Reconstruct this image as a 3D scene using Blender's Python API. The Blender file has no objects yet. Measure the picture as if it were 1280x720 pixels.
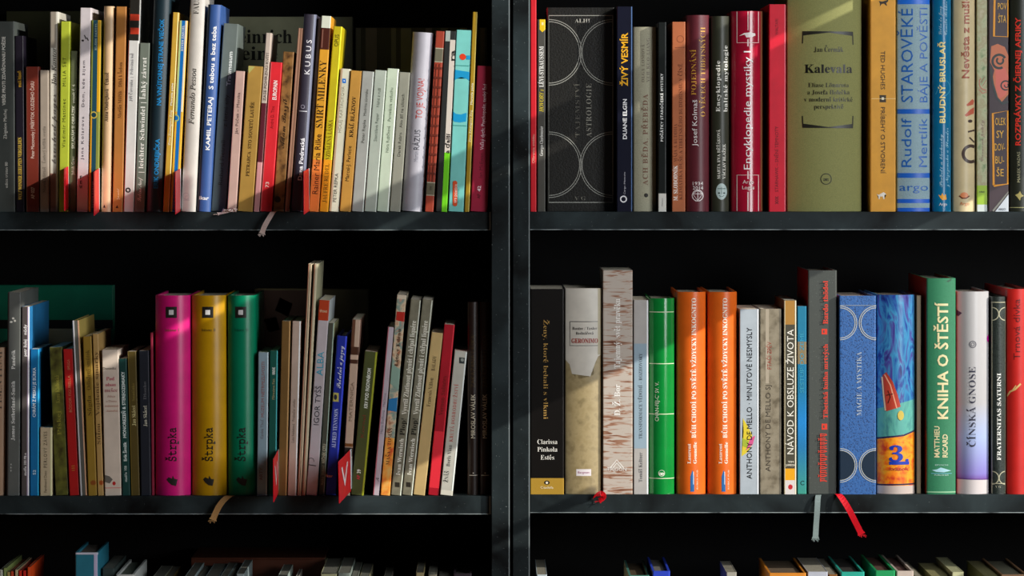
import bpy, bmesh, math, random, unicodedata
from mathutils import Matrix, Vector
random.seed(7)
R = math.radians
SC = bpy.context.scene
COL = SC.collection
PX = 0.0009            # metres on the plane of the shelf fronts for one pixel of a 1280 px frame
CAMD = 4.3             # camera distance from that plane
EYE = 1.5

# ------------------------------------------------------------------ camera, light, exposure
cam = bpy.data.cameras.new('camera')
cam.sensor_width = 36.0
cam.lens = 36.0 * CAMD / (1280 * PX)
cam.shift_x = (640 - 615) / 1280
cam.shift_y = -(360 - 190) / 1280
cam.clip_start = 0.05
camo = bpy.data.objects.new('camera', cam)
camo.location = (0, -CAMD, EYE)
camo.rotation_euler = (R(90), 0, 0)
COL.objects.link(camo)
SC.camera = camo

vs = SC.view_settings
vs.view_transform = 'Standard'
vs.look = 'None'
vs.exposure = 0.0
vs.gamma = 1.0
vs.use_curve_mapping = False

world = bpy.data.worlds.new('room_air')
SC.world = world
world.use_nodes = True
bg = world.node_tree.nodes['Background']
bg.inputs[0].default_value = (0.80, 0.90, 1.0, 1)
bg.inputs[1].default_value = 0.02

SUN_A, SUN_B = 1.8, 0.864          # towards the sun: (1.8, -1, 0.864)
sun = bpy.data.lights.new('sun', 'SUN')
sun.energy = 3.9
sun.angle = R(0.18)
sun.color = (1.0, 0.95, 0.86)
suno = bpy.data.objects.new('sun', sun)
suno.rotation_euler = Vector((SUN_A, -1.0, SUN_B)).to_track_quat('Z', 'Y').to_euler()
suno.location = (4, -3, 4)
COL.objects.link(suno)

sky = bpy.data.lights.new('right_fill', 'AREA')     # added soft fill from the right
sky.shape = 'RECTANGLE'
sky.size, sky.size_y = 0.9, 1.2
sky.energy = 38.0
sky.color = (0.93, 0.97, 1.0)
fillo = bpy.data.objects.new('right_fill', sky)
fillo.location = (1.34, -1.36, 1.8)
fillo.rotation_euler = (Vector(fillo.location) - Vector((0.05, 0, 1.35))).to_track_quat('Z', 'Y').to_euler()
COL.objects.link(fillo)

# ------------------------------------------------------------------ helpers
def wx(px, y=0.0): return (px - 615) * PX * (1 + y / CAMD)
def wz(py, y=0.0): return EYE - (py - 190) * PX * (1 + y / CAMD)

def lin(h):
    if not isinstance(h, str): return tuple(h) + (1,)
    v = [int(h[i:i + 2], 16) / 255 for i in (0, 2, 4)]
    return tuple(x / 12.92 if x <= 0.04045 else ((x + 0.055) / 1.055) ** 2.4 for x in v) + (1,)

MATS = {}
def mat(kind, *cols, **kw):
    """procedural materials, cached; kind chooses the surface, cols the colours it really has"""
    key = (kind,) + tuple(str(c) for c in cols) + tuple(sorted((k, str(v)) for k, v in kw.items()))
    if key in MATS: return MATS[key]
    m = bpy.data.materials.new(kind + '_' + '_'.join(str(c) for c in cols)[:40])
    m.use_nodes = True
    nt = m.node_tree; N = nt.nodes; L = nt.links
    b = N['Principled BSDF']
    tc = N.new('ShaderNodeTexCoord')
    def noise(scale, detail=3, stretch=None, dist=0.0):
        n = N.new('ShaderNodeTexNoise'); n.inputs['Scale'].default_value = scale; n.inputs['Detail'].default_value = detail
        n.inputs['Distortion'].default_value = dist
        if stretch:
            mp = N.new('ShaderNodeMapping'); mp.inputs['Scale'].default_value = stretch
            L.new(tc.outputs['Object'], mp.inputs[0]); L.new(mp.outputs[0], n.inputs[0])
        else: L.new(tc.outputs['Object'], n.inputs[0])
        return n
    def ramp(src, stops, const=False):
        r = N.new('ShaderNodeValToRGB')
        if const: r.color_ramp.interpolation = 'CONSTANT'
        e = r.color_ramp.elements
        while len(e) < len(stops): e.new(0.5)
        for el, (p, c) in zip(e, stops): el.position = p; el.color = lin(c)
        L.new(src, r.inputs[0]); return r
    def bump(src, strength, dist=0.0003):
        bn = N.new('ShaderNodeBump'); bn.inputs['Strength'].default_value = strength; bn.inputs['Distance'].default_value = dist
        L.new(src, bn.inputs['Height']); L.new(bn.outputs[0], b.inputs['Normal'])
    def shade(c, f): return tuple(min(1, x * f) for x in lin(c)[:3])
    rough = kw.get('rough', 0.42)
    b.inputs['Specular IOR Level'].default_value = kw.get('spec', 0.4)
    c0 = cols[0]
    if kind == 'paper':            # printed card, laminated paper
        n = noise(55, 4); r = ramp(n.outputs[0], [(0.3, shade(c0, 0.90)), (0.7, shade(c0, 1.06))]); L.new(r.outputs[0], b.inputs['Base Color'])
        n2 = noise(1400, 2); bump(n2.outputs[0], 0.12)
    elif kind == 'cloth':
        n = noise(1500, 2, (1, 1, 1.6)); r = ramp(n.outputs[0], [(0.3, shade(c0, 0.72)), (0.72, shade(c0, 1.22))]); L.new(r.outputs[0], b.inputs['Base Color'])
        bump(n.outputs[0], 0.5); rough = kw.get('rough', 0.75)
    elif kind == 'leather':        # grained leather with pale rubbed grain
        v = N.new('ShaderNodeTexVoronoi'); v.inputs['Scale'].default_value = kw.get('scale', 520); L.new(tc.outputs['Object'], v.inputs[0])
        n = noise(kw.get('scale', 520), 3); mx = N.new('ShaderNodeMath'); mx.operation = 'ADD'; L.new(v.outputs['Distance'], mx.inputs[0]); L.new(n.outputs[0], mx.inputs[1])
        r = ramp(mx.outputs[0], [(0.55, c0), (0.98, cols[1])]); r.color_ramp.elements[1].position = kw.get('hi', 0.98)
        L.new(r.outputs[0], b.inputs['Base Color']); bump(v.outputs['Distance'], kw.get('bump', 0.35), 0.0003)
    elif kind == 'speckle':        # dark ground with scattered pale specks
        n = noise(700, 2); r = ramp(n.outputs[0], [(0.0, c0), (0.66, c0), (0.72, cols[1])]); L.new(r.outputs[0], b.inputs['Base Color'])
    elif kind == 'mottle':         # two or three colours in soft patches
        n = noise(kw.get('scale', 90), 5, kw.get('stretch')); st = [(0.32 + 0.36 * i / (len(cols) - 1), c) for i, c in enumerate(cols)]
        r = ramp(n.outputs[0], st); L.new(r.outputs[0], b.inputs['Base Color'])
    elif kind == 'bark':           # peeling birch-like horizontal flakes
        n = noise(60, 7, (0.55, 0.3, 4.2), 1.2); n2 = noise(14, 3, (1, 1, 1.3))
        mx = N.new('ShaderNodeMath'); mx.operation = 'ADD'; L.new(n.outputs[0], mx.inputs[0])
        ml = N.new('ShaderNodeMath'); ml.operation = 'MULTIPLY'; ml.inputs[1].default_value = 0.35; L.new(n2.outputs[0], ml.inputs[0]); L.new(ml.outputs[0], mx.inputs[1])
        r = ramp(mx.outputs[0], [(0.46, cols[2]), (0.58, cols[1]), (0.66, c0), (0.9, c0)]); L.new(r.outputs[0], b.inputs['Base Color'])
    elif kind == 'strokes':        # diagonal brush strokes
        n = noise(26, 6, (3.2, 1, 1.0), 1.6)
        n.inputs[0].links[0].from_node.inputs['Rotation'].default_value = (0, R(-38), 0)
        st = [(0.25 + 0.5 * i / (len(cols) - 1), c) for i, c in enumerate(cols)]
        r = ramp(n.outputs[0], st); L.new(r.outputs[0], b.inputs['Base Color'])
    elif kind == 'grad':           # a printed colour run from foot to head of the spine
        s = N.new('ShaderNodeSeparateXYZ'); L.new(tc.outputs['Object'], s.inputs[0])
        d = N.new('ShaderNodeMath'); d.operation = 'DIVIDE'; d.inputs[1].default_value = kw['h']; L.new(s.outputs[2], d.inputs[0])
        r = ramp(d.outputs[0], cols); L.new(r.outputs[0], b.inputs['Base Color'])
    elif kind == 'pages':          # cut edge of the leaves
        n = noise(60, 2, (60, 1, 1)); r = ramp(n.outputs[0], [(0.35, shade(c0, 0.72)), (0.65, shade(c0, 1.05))]); L.new(r.outputs[0], b.inputs['Base Color']); rough = 0.85
    elif kind == 'blackboard':     # black foil on chipboard with a little dust and scuffing
        n = noise(900, 2); n2 = noise(11, 5, None, 0.6)
        r = ramp(n.outputs[0], [(0.0, c0), (0.74, c0), (0.765, 'C8D0D0')]); r2 = ramp(n2.outputs[0], [(0.35, (0, 0, 0)), (0.75, (0.030, 0.044, 0.048))])
        ad = N.new('ShaderNodeMixRGB'); ad.blend_type = 'ADD'; ad.inputs[0].default_value = 1.0
        L.new(r.outputs[0], ad.inputs[1]); L.new(r2.outputs[0], ad.inputs[2]); L.new(ad.outputs[0], b.inputs['Base Color'])
    else:                          # 'plain': ink and foil
        b.inputs['Base Color'].default_value = lin(c0)
    b.inputs['Roughness'].default_value = rough
    if kw.get('metal'): b.inputs['Metallic'].default_value = kw['metal']
    MATS[key] = m
    return m

def mesh_obj(name, verts, faces, mats, idx=None, parent=None, smooth=None):
    me = bpy.data.meshes.new(name)
    me.from_pydata(verts, [], faces)
    for m in mats: me.materials.append(m)
    if idx: me.polygons.foreach_set('material_index', idx)
    if smooth: me.polygons.foreach_set('use_smooth', smooth)
    me.validate(); me.update()
    o = bpy.data.objects.new(name, me); COL.objects.link(o)
    if parent is not None: o.parent = parent
    return o

def box_geo(x0, x1, y0, y1, z0, z1, c=0.0):
    """box with chamfered long edges (c) as verts, faces"""
    bm = bmesh.new()
    bmesh.ops.create_cube(bm, size=1.0)
    for v in bm.verts: v.co = Vector(((x0 + x1) / 2 + v.co.x * (x1 - x0), (y0 + y1) / 2 + v.co.y * (y1 - y0), (z0 + z1) / 2 + v.co.z * (z1 - z0)))
    if c: bmesh.ops.bevel(bm, geom=list(bm.edges), offset=c, segments=2, affect='EDGES', profile=0.5)
    bm.verts.index_update()
    vs_ = [tuple(v.co) for v in bm.verts]; fs = [tuple(v.index for v in f.verts) for f in bm.faces]
    bm.free(); return vs_, fs

def boxes(name, lst, m, parent=None, c=0.0):
    V, F = [], []
    for b_ in lst:
        v, f = box_geo(*b_, c=c); n = len(V); V += v; F += [tuple(i + n for i in q) for q in f]
    return mesh_obj(name, V, F, [m], parent=parent)

def empty(name, loc=(0, 0, 0), ry=0.0):
    o = bpy.data.objects.new(name, None); o.empty_display_size = 0.02
    o.location = loc; o.rotation_euler = (0, ry, 0); COL.objects.link(o); return o

def tag(o, label, cat, group=None):
    o['label'] = label; o['category'] = cat
    if group: o['group'] = group
    return o

# ------------------------------------------------------------------ lettering
STY = {'s': (None, 0, 0.0), 'b': (None, 0, 0.022), 'r': (0x1D400, 1, -0.009), 'R': (0x1D400, 1, 0.004), 'i': (0x1D434, 1, 0.006), 'm': (0x1D670, 1, 0.01), 'c': (0x1D4D0, 1, 0.0)}
DIG = {'r': 0x1D7CE, 'R': 0x1D7CE, 'm': 0x1D7F6}
CMB = {'\u030c': '\u02c7', '\u0301': '\u00b4', '\u030a': '\u02da', '\u0308': '\u00a8', '\u0302': '\u02c6'}
GL = {}
_fc = bpy.data.curves.new('lettering_source', 'FONT'); _fc.resolution_u = 2
_fo = bpy.data.objects.new('lettering_source', _fc); COL.objects.link(_fo)
def _ev(s):
    _fc.body = s
    dg = bpy.context.evaluated_depsgraph_get()
    me = bpy.data.meshes.new_from_object(_fo.evaluated_get(dg))
    V = [(v.co.x, v.co.y) for v in me.vertices]; F = [tuple(p.vertices) for p in me.polygons]
    bpy.data.meshes.remove(me); return V, F
def glyph(st, ch):
    k = (st, ch)
    if k in GL: return GL[k]
    base, dec, off = STY[st]
    s = ch
    if base:
        if 'A' <= ch <= 'Z': s = chr(base + ord(ch) - 65)
        elif 'a' <= ch <= 'z': s = chr(base + 26 + ord(ch) - 97)
        elif ch.isdigit() and st in DIG: s = chr(DIG[st] + int(ch))
        if st == 'i' and ch == 'h': s = '\u210e'
    _fc.offset = 0.0
    Vi, _ = _ev('I'); V2, _ = _ev(s + 'I')
    adv = max(v[0] for v in V2) - max(v[0] for v in Vi)
    _fc.offset = off
    V, F = ([], []) if ch == ' ' else _ev(s)
    GL[k] = (V, F, adv); return GL[k]
CAPH = {}
def capheight(st):
    if st not in CAPH: CAPH[st] = max(v[1] for v in glyph(st, 'H')[0])
    return CAPH[st]
def text_geo(s, st, sp=0.0):
    V, F, x = [], [], 0.0
    ch_h = capheight(st)
    for ch in s:
        accent = None
        if STY[st][1]:
            d = unicodedata.normalize('NFD', ch)
            if len(d) == 2 and d[1] in CMB: ch, accent = d[0], CMB[d[1]]
            elif len(d) == 2: ch = d[0]
        gv, gf, adv = glyph(st, ch)
        n = len(V); V += [(a + x, b_) for a, b_ in gv]; F += [tuple(i + n for i in f) for f in gf]
        if accent and gv:
            av, af, _a = glyph('b', accent)
            cx = (min(v[0] for v in gv) + max(v[0] for v in gv)) / 2 + x
            ax = (min(v[0] for v in av) + max(v[0] for v in av)) / 2; ay = min(v[1] for v in av)
            top = max(v[1] for v in gv) if ch not in 'i' else ch_h * 0.72
            n = len(V); V += [(a - ax + cx, b_ - ay + top + 0.05) for a, b_ in av]; F += [tuple(i + n for i in f) for f in af]
        x += adv + sp
    if V:
        x0 = min(v[0] for v in V); V = [((a - x0) , b_) for a, b_ in V]
    return V, F, (max(v[0] for v in V) if V else 1.0)

# ------------------------------------------------------------------ books
class Book: pass
BAYS = {'ul': 265.0, 'ml': 620.0, 'ur': 264.6, 'mr': 618.2, 'bl': 975.0, 'br': 974.0}
GROUPS = {'ul': 'books on the upper left shelf', 'ml': 'books on the middle left shelf', 'ur': 'books on the upper right shelf',
          'mr': 'books on the middle right shelf', 'bl': 'books on the lowest left shelf', 'br': 'books on the lowest right shelf'}
TABLE = {k: [] for k in BAYS}
def B(bay, xb0, xb1, xt0, yt, col, label, T=(), S=(), hard=False, rnd=0.0, dep=None, d=None, kind='paper', cols=None, rough=None, side=None, page='E4DAC4', spec=None, hgrad=None):
    b = Book(); b.__dict__.update(locals()); b.yb = BAYS[bay]
    if b.dep is None: b.dep = 0.003 + random.random() * 0.003
    if b.d is None: b.d = (0.15 if hard else 0.125) + random.random() * 0.02
    b.ribbons = []
    TABLE[bay].append(b); return b

def spine_y(b, u):
    w = b.w; u = min(max(u, 0.0), w)
    y = b.rnd * (2 * u / w - 1) ** 2
    r = b.rc
    e = min(u, w - u)
    if e < r: y += r - math.sqrt(max(0.0, r * r - (r - e) ** 2))
    return y

def shape_geo(sh, b):
    """2-D outline in photo pixels -> list of (verts, faces) in pixels"""
    k = sh[0]
    if k == 'rect':
        _, x0, y0, x1, y1, c = sh
        return [(x0, y0), (x1, y0), (x1, y1), (x0, y1)], [(0, 1, 2, 3)], c
    if k == 'band':                       # whole width of the spine, between two heights
        _, y0, y1, c = sh
        xl0, xl1 = b.left(y0), b.left(y1); W = b.wpx
        return [(xl0, y0), (xl0 + W, y0), (xl1 + W, y1), (xl1, y1)], [(0, 1, 2, 3)], c
    if k == 'strip':                      # part of the width (fractions), between two heights
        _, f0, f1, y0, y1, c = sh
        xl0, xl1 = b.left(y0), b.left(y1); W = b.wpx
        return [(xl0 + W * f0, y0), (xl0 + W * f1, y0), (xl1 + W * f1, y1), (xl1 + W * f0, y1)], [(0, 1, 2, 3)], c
    if k == 'poly':
        return list(sh[1]), [tuple(range(len(sh[1])))], sh[2]
    if k == 'disc':
        _, cx, cy, rx, ry, c = sh
        return [(cx + rx * math.cos(i * math.pi / 14), cy + ry * math.sin(i * math.pi / 14)) for i in range(28)], [tuple(range(28))], c
    if k in ('ring', 'arc'):
        if k == 'ring': _, cx, cy, r, t, c = sh; a0, a1 = 0, 360
        else: _, cx, cy, r, t, a0, a1, c = sh
        n = 36; V, F = [], []
        for i in range(n + 1):
            a = R(a0 + (a1 - a0) * i / n)
            V += [(cx + (r - t / 2) * math.cos(a), cy + (r - t / 2) * math.sin(a)), (cx + (r + t / 2) * math.cos(a), cy + (r + t / 2) * math.sin(a))]
        return V, [(2 * i, 2 * i + 1, 2 * i + 3, 2 * i + 2) for i in range(n)], c
    if k == 'line':
        _, pts, t, c = sh; V, F = [], []
        for i, p in enumerate(pts):
            q0 = pts[max(0, i - 1)]; q1 = pts[min(len(pts) - 1, i + 1)]
            dx, dy = q1[0] - q0[0], q1[1] - q0[1]; l = math.hypot(dx, dy) or 1
            V += [(p[0] - dy / l * t / 2, p[1] + dx / l * t / 2), (p[0] + dy / l * t / 2, p[1] - dx / l * t / 2)]
        return V, [(2 * i, 2 * i + 1, 2 * i + 3, 2 * i + 2) for i in range(len(pts) - 1)], c

def conform(b, name, items, parent):
    """items: (verts in local u, v; faces; material; lift) -> one printed layer that follows the spine"""
    bm = bmesh.new(); mats = []; idx = {}
    lay = bm.verts.layers.float.new('lift')
    for V, F, m, lift in items:
        if m not in idx: idx[m] = len(mats); mats.append(m)
        vs_ = [bm.verts.new((u, 0, v)) for u, v in V]
        for q in vs_: q[lay] = lift
        for f in F:
            try: fc = bm.faces.new([vs_[i] for i in f]); fc.material_index = idx[m]
            except ValueError: pass
    if not bm.verts: bm.free(); return None
    ngons = [f for f in bm.faces if len(f.verts) > 4]
    if ngons: bmesh.ops.triangulate(bm, faces=ngons)
    cuts = [b.rc * k for k in (0.25, 0.6, 1.0)] + [b.w - b.rc * k for k in (0.25, 0.6, 1.0)]
    if b.rnd > 0: cuts += [b.w * i / 14 for i in range(1, 14)]
    us = [v.co.x for v in bm.verts]; lo, hi = min(us), max(us)
    for c in cuts:
        if lo < c < hi: bmesh.ops.bisect_plane(bm, geom=bm.verts[:] + bm.edges[:] + bm.faces[:], plane_co=(c, 0, 0), plane_no=(1, 0, 0), dist=1e-7)
    for v in bm.verts: v.co.y = spine_y(b, v.co.x) - v[lay]
    for f in bm.faces:
        f.normal_update()
        if f.normal.y > 0: f.normal_flip()
        f.smooth = b.rnd > 0
    me = bpy.data.meshes.new(name); bm.to_mesh(me); bm.free()
    for m in mats: me.materials.append(m)
    o = bpy.data.objects.new(name, me); COL.objects.link(o); o.parent = parent
    return o

def ink(c, b=None):
    if isinstance(c, tuple) and isinstance(c[0], str) and c[0] in ('mottle', 'strokes', 'bark', 'speckle', 'leather', 'paper', 'cloth'):
        return mat(c[0], *c[1:])
    if isinstance(c, str) and c.startswith('*'): return mat('foil', c[1:], rough=0.35, metal=0.8)
    return mat('ink', c, rough=0.4)

def prep(b):
    s = PX * (1 + b.dep / CAMD)
    b.s = s
    b.wpx = b.xb1 - b.xb0
    b.w = b.wpx * s
    b.h = (b.yb - b.yt) * s
    b.th = math.atan2((b.xt0 - b.xb0), (b.yb - b.yt))
    b.x = wx(b.xb0, b.dep)
    b.left = lambda y, b=b: b.xb0 + (b.xt0 - b.xb0) * (b.yb - y) / (b.yb - b.yt)
    b.rc = min(0.0016 if b.hard else 0.0011, b.w * 0.2)
    b.rnd = min(b.rnd * (1.8 if b.hard else 1.3), b.w * 0.26)

def settle(row):
    """neighbours that lean on each other must touch, not pass through"""
    for a, c in zip(row, row[1:]):
        hm = min(a.h, c.h); over = 0.0
        for z in (0.0, hm):
            ra = a.x + a.w / math.cos(a.th) + z * math.tan(a.th); lc = c.x + z * math.tan(c.th)
            over = max(over, ra - lc)
        if over > -0.0002:
            cut = over + 0.0003
            a.w = max(a.w - cut, a.w * 0.6); a.wpx = a.w / a.s
            a.rc = min(a.rc, a.w * 0.2); a.rnd = min(a.rnd, a.w * 0.28)

def make_book(b, zshelf):
    lift = b.w * math.sin(b.th) if b.th > 0 else 0.0
    name = 'hardcover_book' if b.hard else 'paperback_book'
    root = empty(name, (b.x, b.dep, zshelf + lift), b.th)
    tag(root, b.label, 'book', GROUPS[b.bay]); b.root = root
    b.mw = Matrix.Translation((b.x, b.dep, zshelf + lift)) @ Matrix.Rotation(b.th, 4, 'Y')
    w, h, d = b.w, b.h, b.d
    t = 0.0024 if b.hard else 0.0005
    t = min(t, w * 0.22)
    kw = {}
    if b.rough is not None: kw['rough'] = b.rough
    if b.spec is not None: kw['spec'] = b.spec
    if b.kind == 'grad': m = mat('grad', *b.cols, h=b.h, **kw)
    else: m = mat(b.kind, *(b.cols or (b.col,)), **kw)
    ms = mat('paper', b.side) if b.side else m
    us = sorted(set([0.0, w] + [b.rc * k for k in (0.12, 0.3, 0.55, 0.8, 1.0)] + [w - b.rc * k for k in (0.12, 0.3, 0.55, 0.8, 1.0)] + [w * i / 14 for i in range(1, 14)]))
    out = [(0.0, d)] + [(u, spine_y(b, u)) for u in us] + [(w, d)]
    inn = [(t, d)] + [(min(max(u, t), w - t), spine_y(b, min(max(u, t), w - t)) + t) for u in us] + [(w - t, d)]
    n = len(out)
    V = [(x, y, 0) for x, y in out] + [(x, y, h) for x, y in out]          # outer skin
    F = [(i, i + 1, n + i + 1, n + i) for i in range(n - 1)]; SM = [True] * len(F); MI = [0] * len(F)
    MI[0] = MI[-1] = 1
    k = len(V); V += [(x, y, 0) for x, y in inn] + [(x, y, h) for x, y in inn]
    F += [(k + n + i, k + n + i + 1, k + i + 1, k + i) for i in range(n - 1)]; SM += [False] * (n - 1); MI += [1] * (n - 1)
    k = len(V); V += [(x, y, h) for x, y in out] + [(x, y, h) for x, y in inn]      # head edge
    F += [(k + i, k + i + 1, k + n + i + 1, k + n + i) for i in range(n - 1)]; SM += [False] * (n - 1); MI += [0] * (n - 1)
    k = len(V); V += [(x, y, 0) for x, y in inn] + [(x, y, 0) for x, y in out]      # tail edge
    F += [(k + i, k + i + 1, k + n + i + 1, k + n + i) for i in range(n - 1)]; SM += [False] * (n - 1); MI += [0] * (n - 1)
    k = len(V); V += [(0, d, 0), (t, d, 0), (t, d, h), (0, d, h), (w - t, d, 0), (w, d, 0), (w, d, h), (w - t, d, h)]
    F += [(k, k + 1, k + 2, k + 3), (k + 4, k + 5, k + 6, k + 7)]; SM += [False] * 2; MI += [1] * 2
    mesh_obj('cover', V, F, [m, ms], MI, root, SM)
    # leaves: set back from the boards of a hardback, flush with a paperback's card
    rec = 0.003 if b.hard else 0.0003
    y0 = b.rnd + t + 0.0006; y1 = d - (0.004 if b.hard else 0.0006)
    pv, pf = box_geo(t + 0.0001, max(w - t - 0.0001, t + 0.0004), y0, y1, rec, h - rec)
    mesh_obj('page_block', pv, pf, [mat('pages', b.page)], parent=root)
    # printing
    s = b.s
    def loc(x, y): return ((x - b.left(y)) * s, (b.yb - y) * s)
    lays = {'coloured_band': [], 'emblem': []}
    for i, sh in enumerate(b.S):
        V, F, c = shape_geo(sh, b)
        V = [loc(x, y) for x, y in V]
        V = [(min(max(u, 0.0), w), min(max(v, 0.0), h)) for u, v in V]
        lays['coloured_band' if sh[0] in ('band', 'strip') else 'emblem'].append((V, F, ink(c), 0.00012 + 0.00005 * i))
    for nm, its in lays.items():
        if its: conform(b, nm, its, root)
    base = 0.00018 + 0.00005 * len(b.S)
    for tx in b.T:
        items = []
        s_, st, c, mode = tx[:4]
        V, F, L_ = text_geo(s_, st, tx[8] if len(tx) > 8 else 0.0)
        ch_ = capheight(st)
        if mode in 'ud':
            fu, ya, ybb, cap = tx[4:8]                 # fraction across, y start, y end, capital height in px
            ln = abs(ya - ybb) * s; cp = cap * s
            sx, sy = ln / L_, cp / ch_
            va, vb = (b.yb - ya) * s, (b.yb - ybb) * s
            uc = fu * w
            if mode == 'u': V = [(uc + cp / 2 - y * sy, va + x * sx) for x, y in V]
            else: V = [(uc - cp / 2 + y * sy, va - x * sx) for x, y in V]
        else:
            cx, cy, wd, cap = tx[4:8]
            uc, vc = loc(cx, cy)
            sx, sy = wd * s / L_, cap * s / ch_
            V = [(uc - wd * s / 2 + x * sx, vc - cap * s / 2 + y * sy) for x, y in V]
        items.append((V, F, ink(c), base))
        conform(b, 'lettering', items, root)
    for rb in b.ribbons:
        pts, wid, col = rb
        ribbon('ribbon_bookmark', pts, wid, mat('cloth', col, rough=0.5), root, b.mw.inverted())
    return root

def ribbon(name, pts, wid, m, parent, inv):
    """pts: (px, py, depth, twist degrees) - a woven ribbon with thickness, frayed end"""
    P = [Vector((wx(a, y), y, wz(c, y))) for a, c, y, _t in pts]; TW = [p[3] for p in pts]
    # smooth the path
    for _ in range(2):
        Q = [P[0]]; TQ = [TW[0]]
        for i in range(len(P) - 1):
            Q += [P[i].lerp(P[i + 1], 0.25), P[i].lerp(P[i + 1], 0.75)]
            TQ += [TW[i] * 0.75 + TW[i + 1] * 0.25, TW[i] * 0.25 + TW[i + 1] * 0.75]
        Q.append(P[-1]); TQ.append(TW[-1]); P, TW = Q, TQ
    V, F = [], []; th = 0.00035
    for i, p in enumerate(P):
        tg = (P[min(i + 1, len(P) - 1)] - P[max(i - 1, 0)]).normalized()
        side = Vector((1, 0, 0)); side = (side - tg * side.dot(tg))
        side = side.normalized() if side.length > 0.05 else Vector((0, 0, 1))
        side = (Matrix.Rotation(R(TW[i]), 3, tg) @ side)
        nr = tg.cross(side).normalized()
        ww = wid * (1.0 if i < len(P) - 2 else 1.25)
        for a, c in ((-1, -1), (1, -1), (1, 1), (-1, 1)): V.append(tuple(inv @ (p + side * (a * ww / 2) + nr * (c * th / 2))))
    n = len(P)
    for i in range(n - 1):
        for k in range(4): F.append((4 * i + k, 4 * i + (k + 1) % 4, 4 * i + 4 + (k + 1) % 4, 4 * i + 4 + k))
    F += [(0, 1, 2, 3), (4 * n - 4, 4 * n - 3, 4 * n - 2, 4 * n - 1)]
    # fraying at the free end
    tg = (P[-1] - P[-2]).normalized(); side = Vector((1, 0, 0))
    for k in range(7):
        o = (k - 3) / 3 * wid * 0.55; p0 = P[-1] + side * o; p1 = p0 + tg * (0.0018 + 0.001 * (k % 3)) + side * o * 0.25
        j = len(V)
        for p in (p0, p1):
            for a, c in ((-1, -1), (1, -1), (1, 1), (-1, 1)): V.append(tuple(inv @ (p + Vector((a * 0.0003, c * 0.0003, 0)))))
        for q in range(4): F.append((j + q, j + (q + 1) % 4, j + 4 + (q + 1) % 4, j + 4 + q))
    return mesh_obj(name, V, F, [m], parent=parent)

# ------------------------------------------------------------------ the room and the two bookcases
def struct(o): o['kind'] = 'structure'; return o
plaster = mat('paper', 'B9B4AA', rough=0.9)
boards = mat('mottle', '6B4A2E', '8A6440', '7A5636', stretch=(6, 0.6, 1), scale=5)
struct(boxes('floor', [(-2.6, 2.9, -5.2, 0.40, -0.05, 0.0)], boards))
struct(boxes('wall_back', [(-2.6, 1.34, 0.345, 0.40, 0.0, 2.7)], plaster))
WX = 1.30                                      # inner face of the added wall that masks the sun
ZC = EYE + 190 * PX + 0.48 * WX                # height on that wall that throws the line q = 0 over the shelves
def zq(q): return ZC - PX * q
def yq(px): return -(WX - (px - 615) * PX) / SUN_A
YA, YB = yq(-40), yq(1330)                     # the two sides of the mask's openings
struct(boxes('sun_mask_wall', [
    (WX, WX + 0.06, YA - 0.08, YA, 0.0, 2.70), (WX, WX + 0.06, YB, 0.345, 0.0, 2.70),
    (WX, WX + 0.06, YA, YB, 0.0, zq(1000)), (WX, WX + 0.06, YA, YB, zq(-330), 2.70),
    (WX, WX + 0.06, YA, YB, zq(507), zq(229))], plaster))  # unseen wall, openings shaped to lay sun and shade on the shelves
wf = mat('paper', 'D8D6CF', rough=0.4)
mask_bars = []
def bar(q0, q1, p0, p1): mask_bars.append((WX + 0.006, WX + 0.04, yq(p0), yq(p1), zq(q1), zq(q0)))
bar(168, 195, -40, 1330)                        # added bar that lays a shade band across the shelves
bar(98, 168, 100, 378)                          # added blocks cutting the sun into steps over the left rows
bar(20, 78, -40, 205)
bar(78, 98, 100, 205)
bar(-214, -198, -40, 140)
struct(boxes('sun_mask_upper', mask_bars, wf))
low = [(WX + 0.012, WX + 0.022, yq(395), yq(735), zq(671), zq(661)), (WX + 0.006, WX + 0.04, yq(-40), yq(395), zq(1000), zq(507)), (WX + 0.006, WX + 0.04, yq(395), yq(612), zq(1000), zq(688))]  # added bar and panels that shade the post and lower left
struct(boxes('sun_mask_lower', low, wf))

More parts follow.
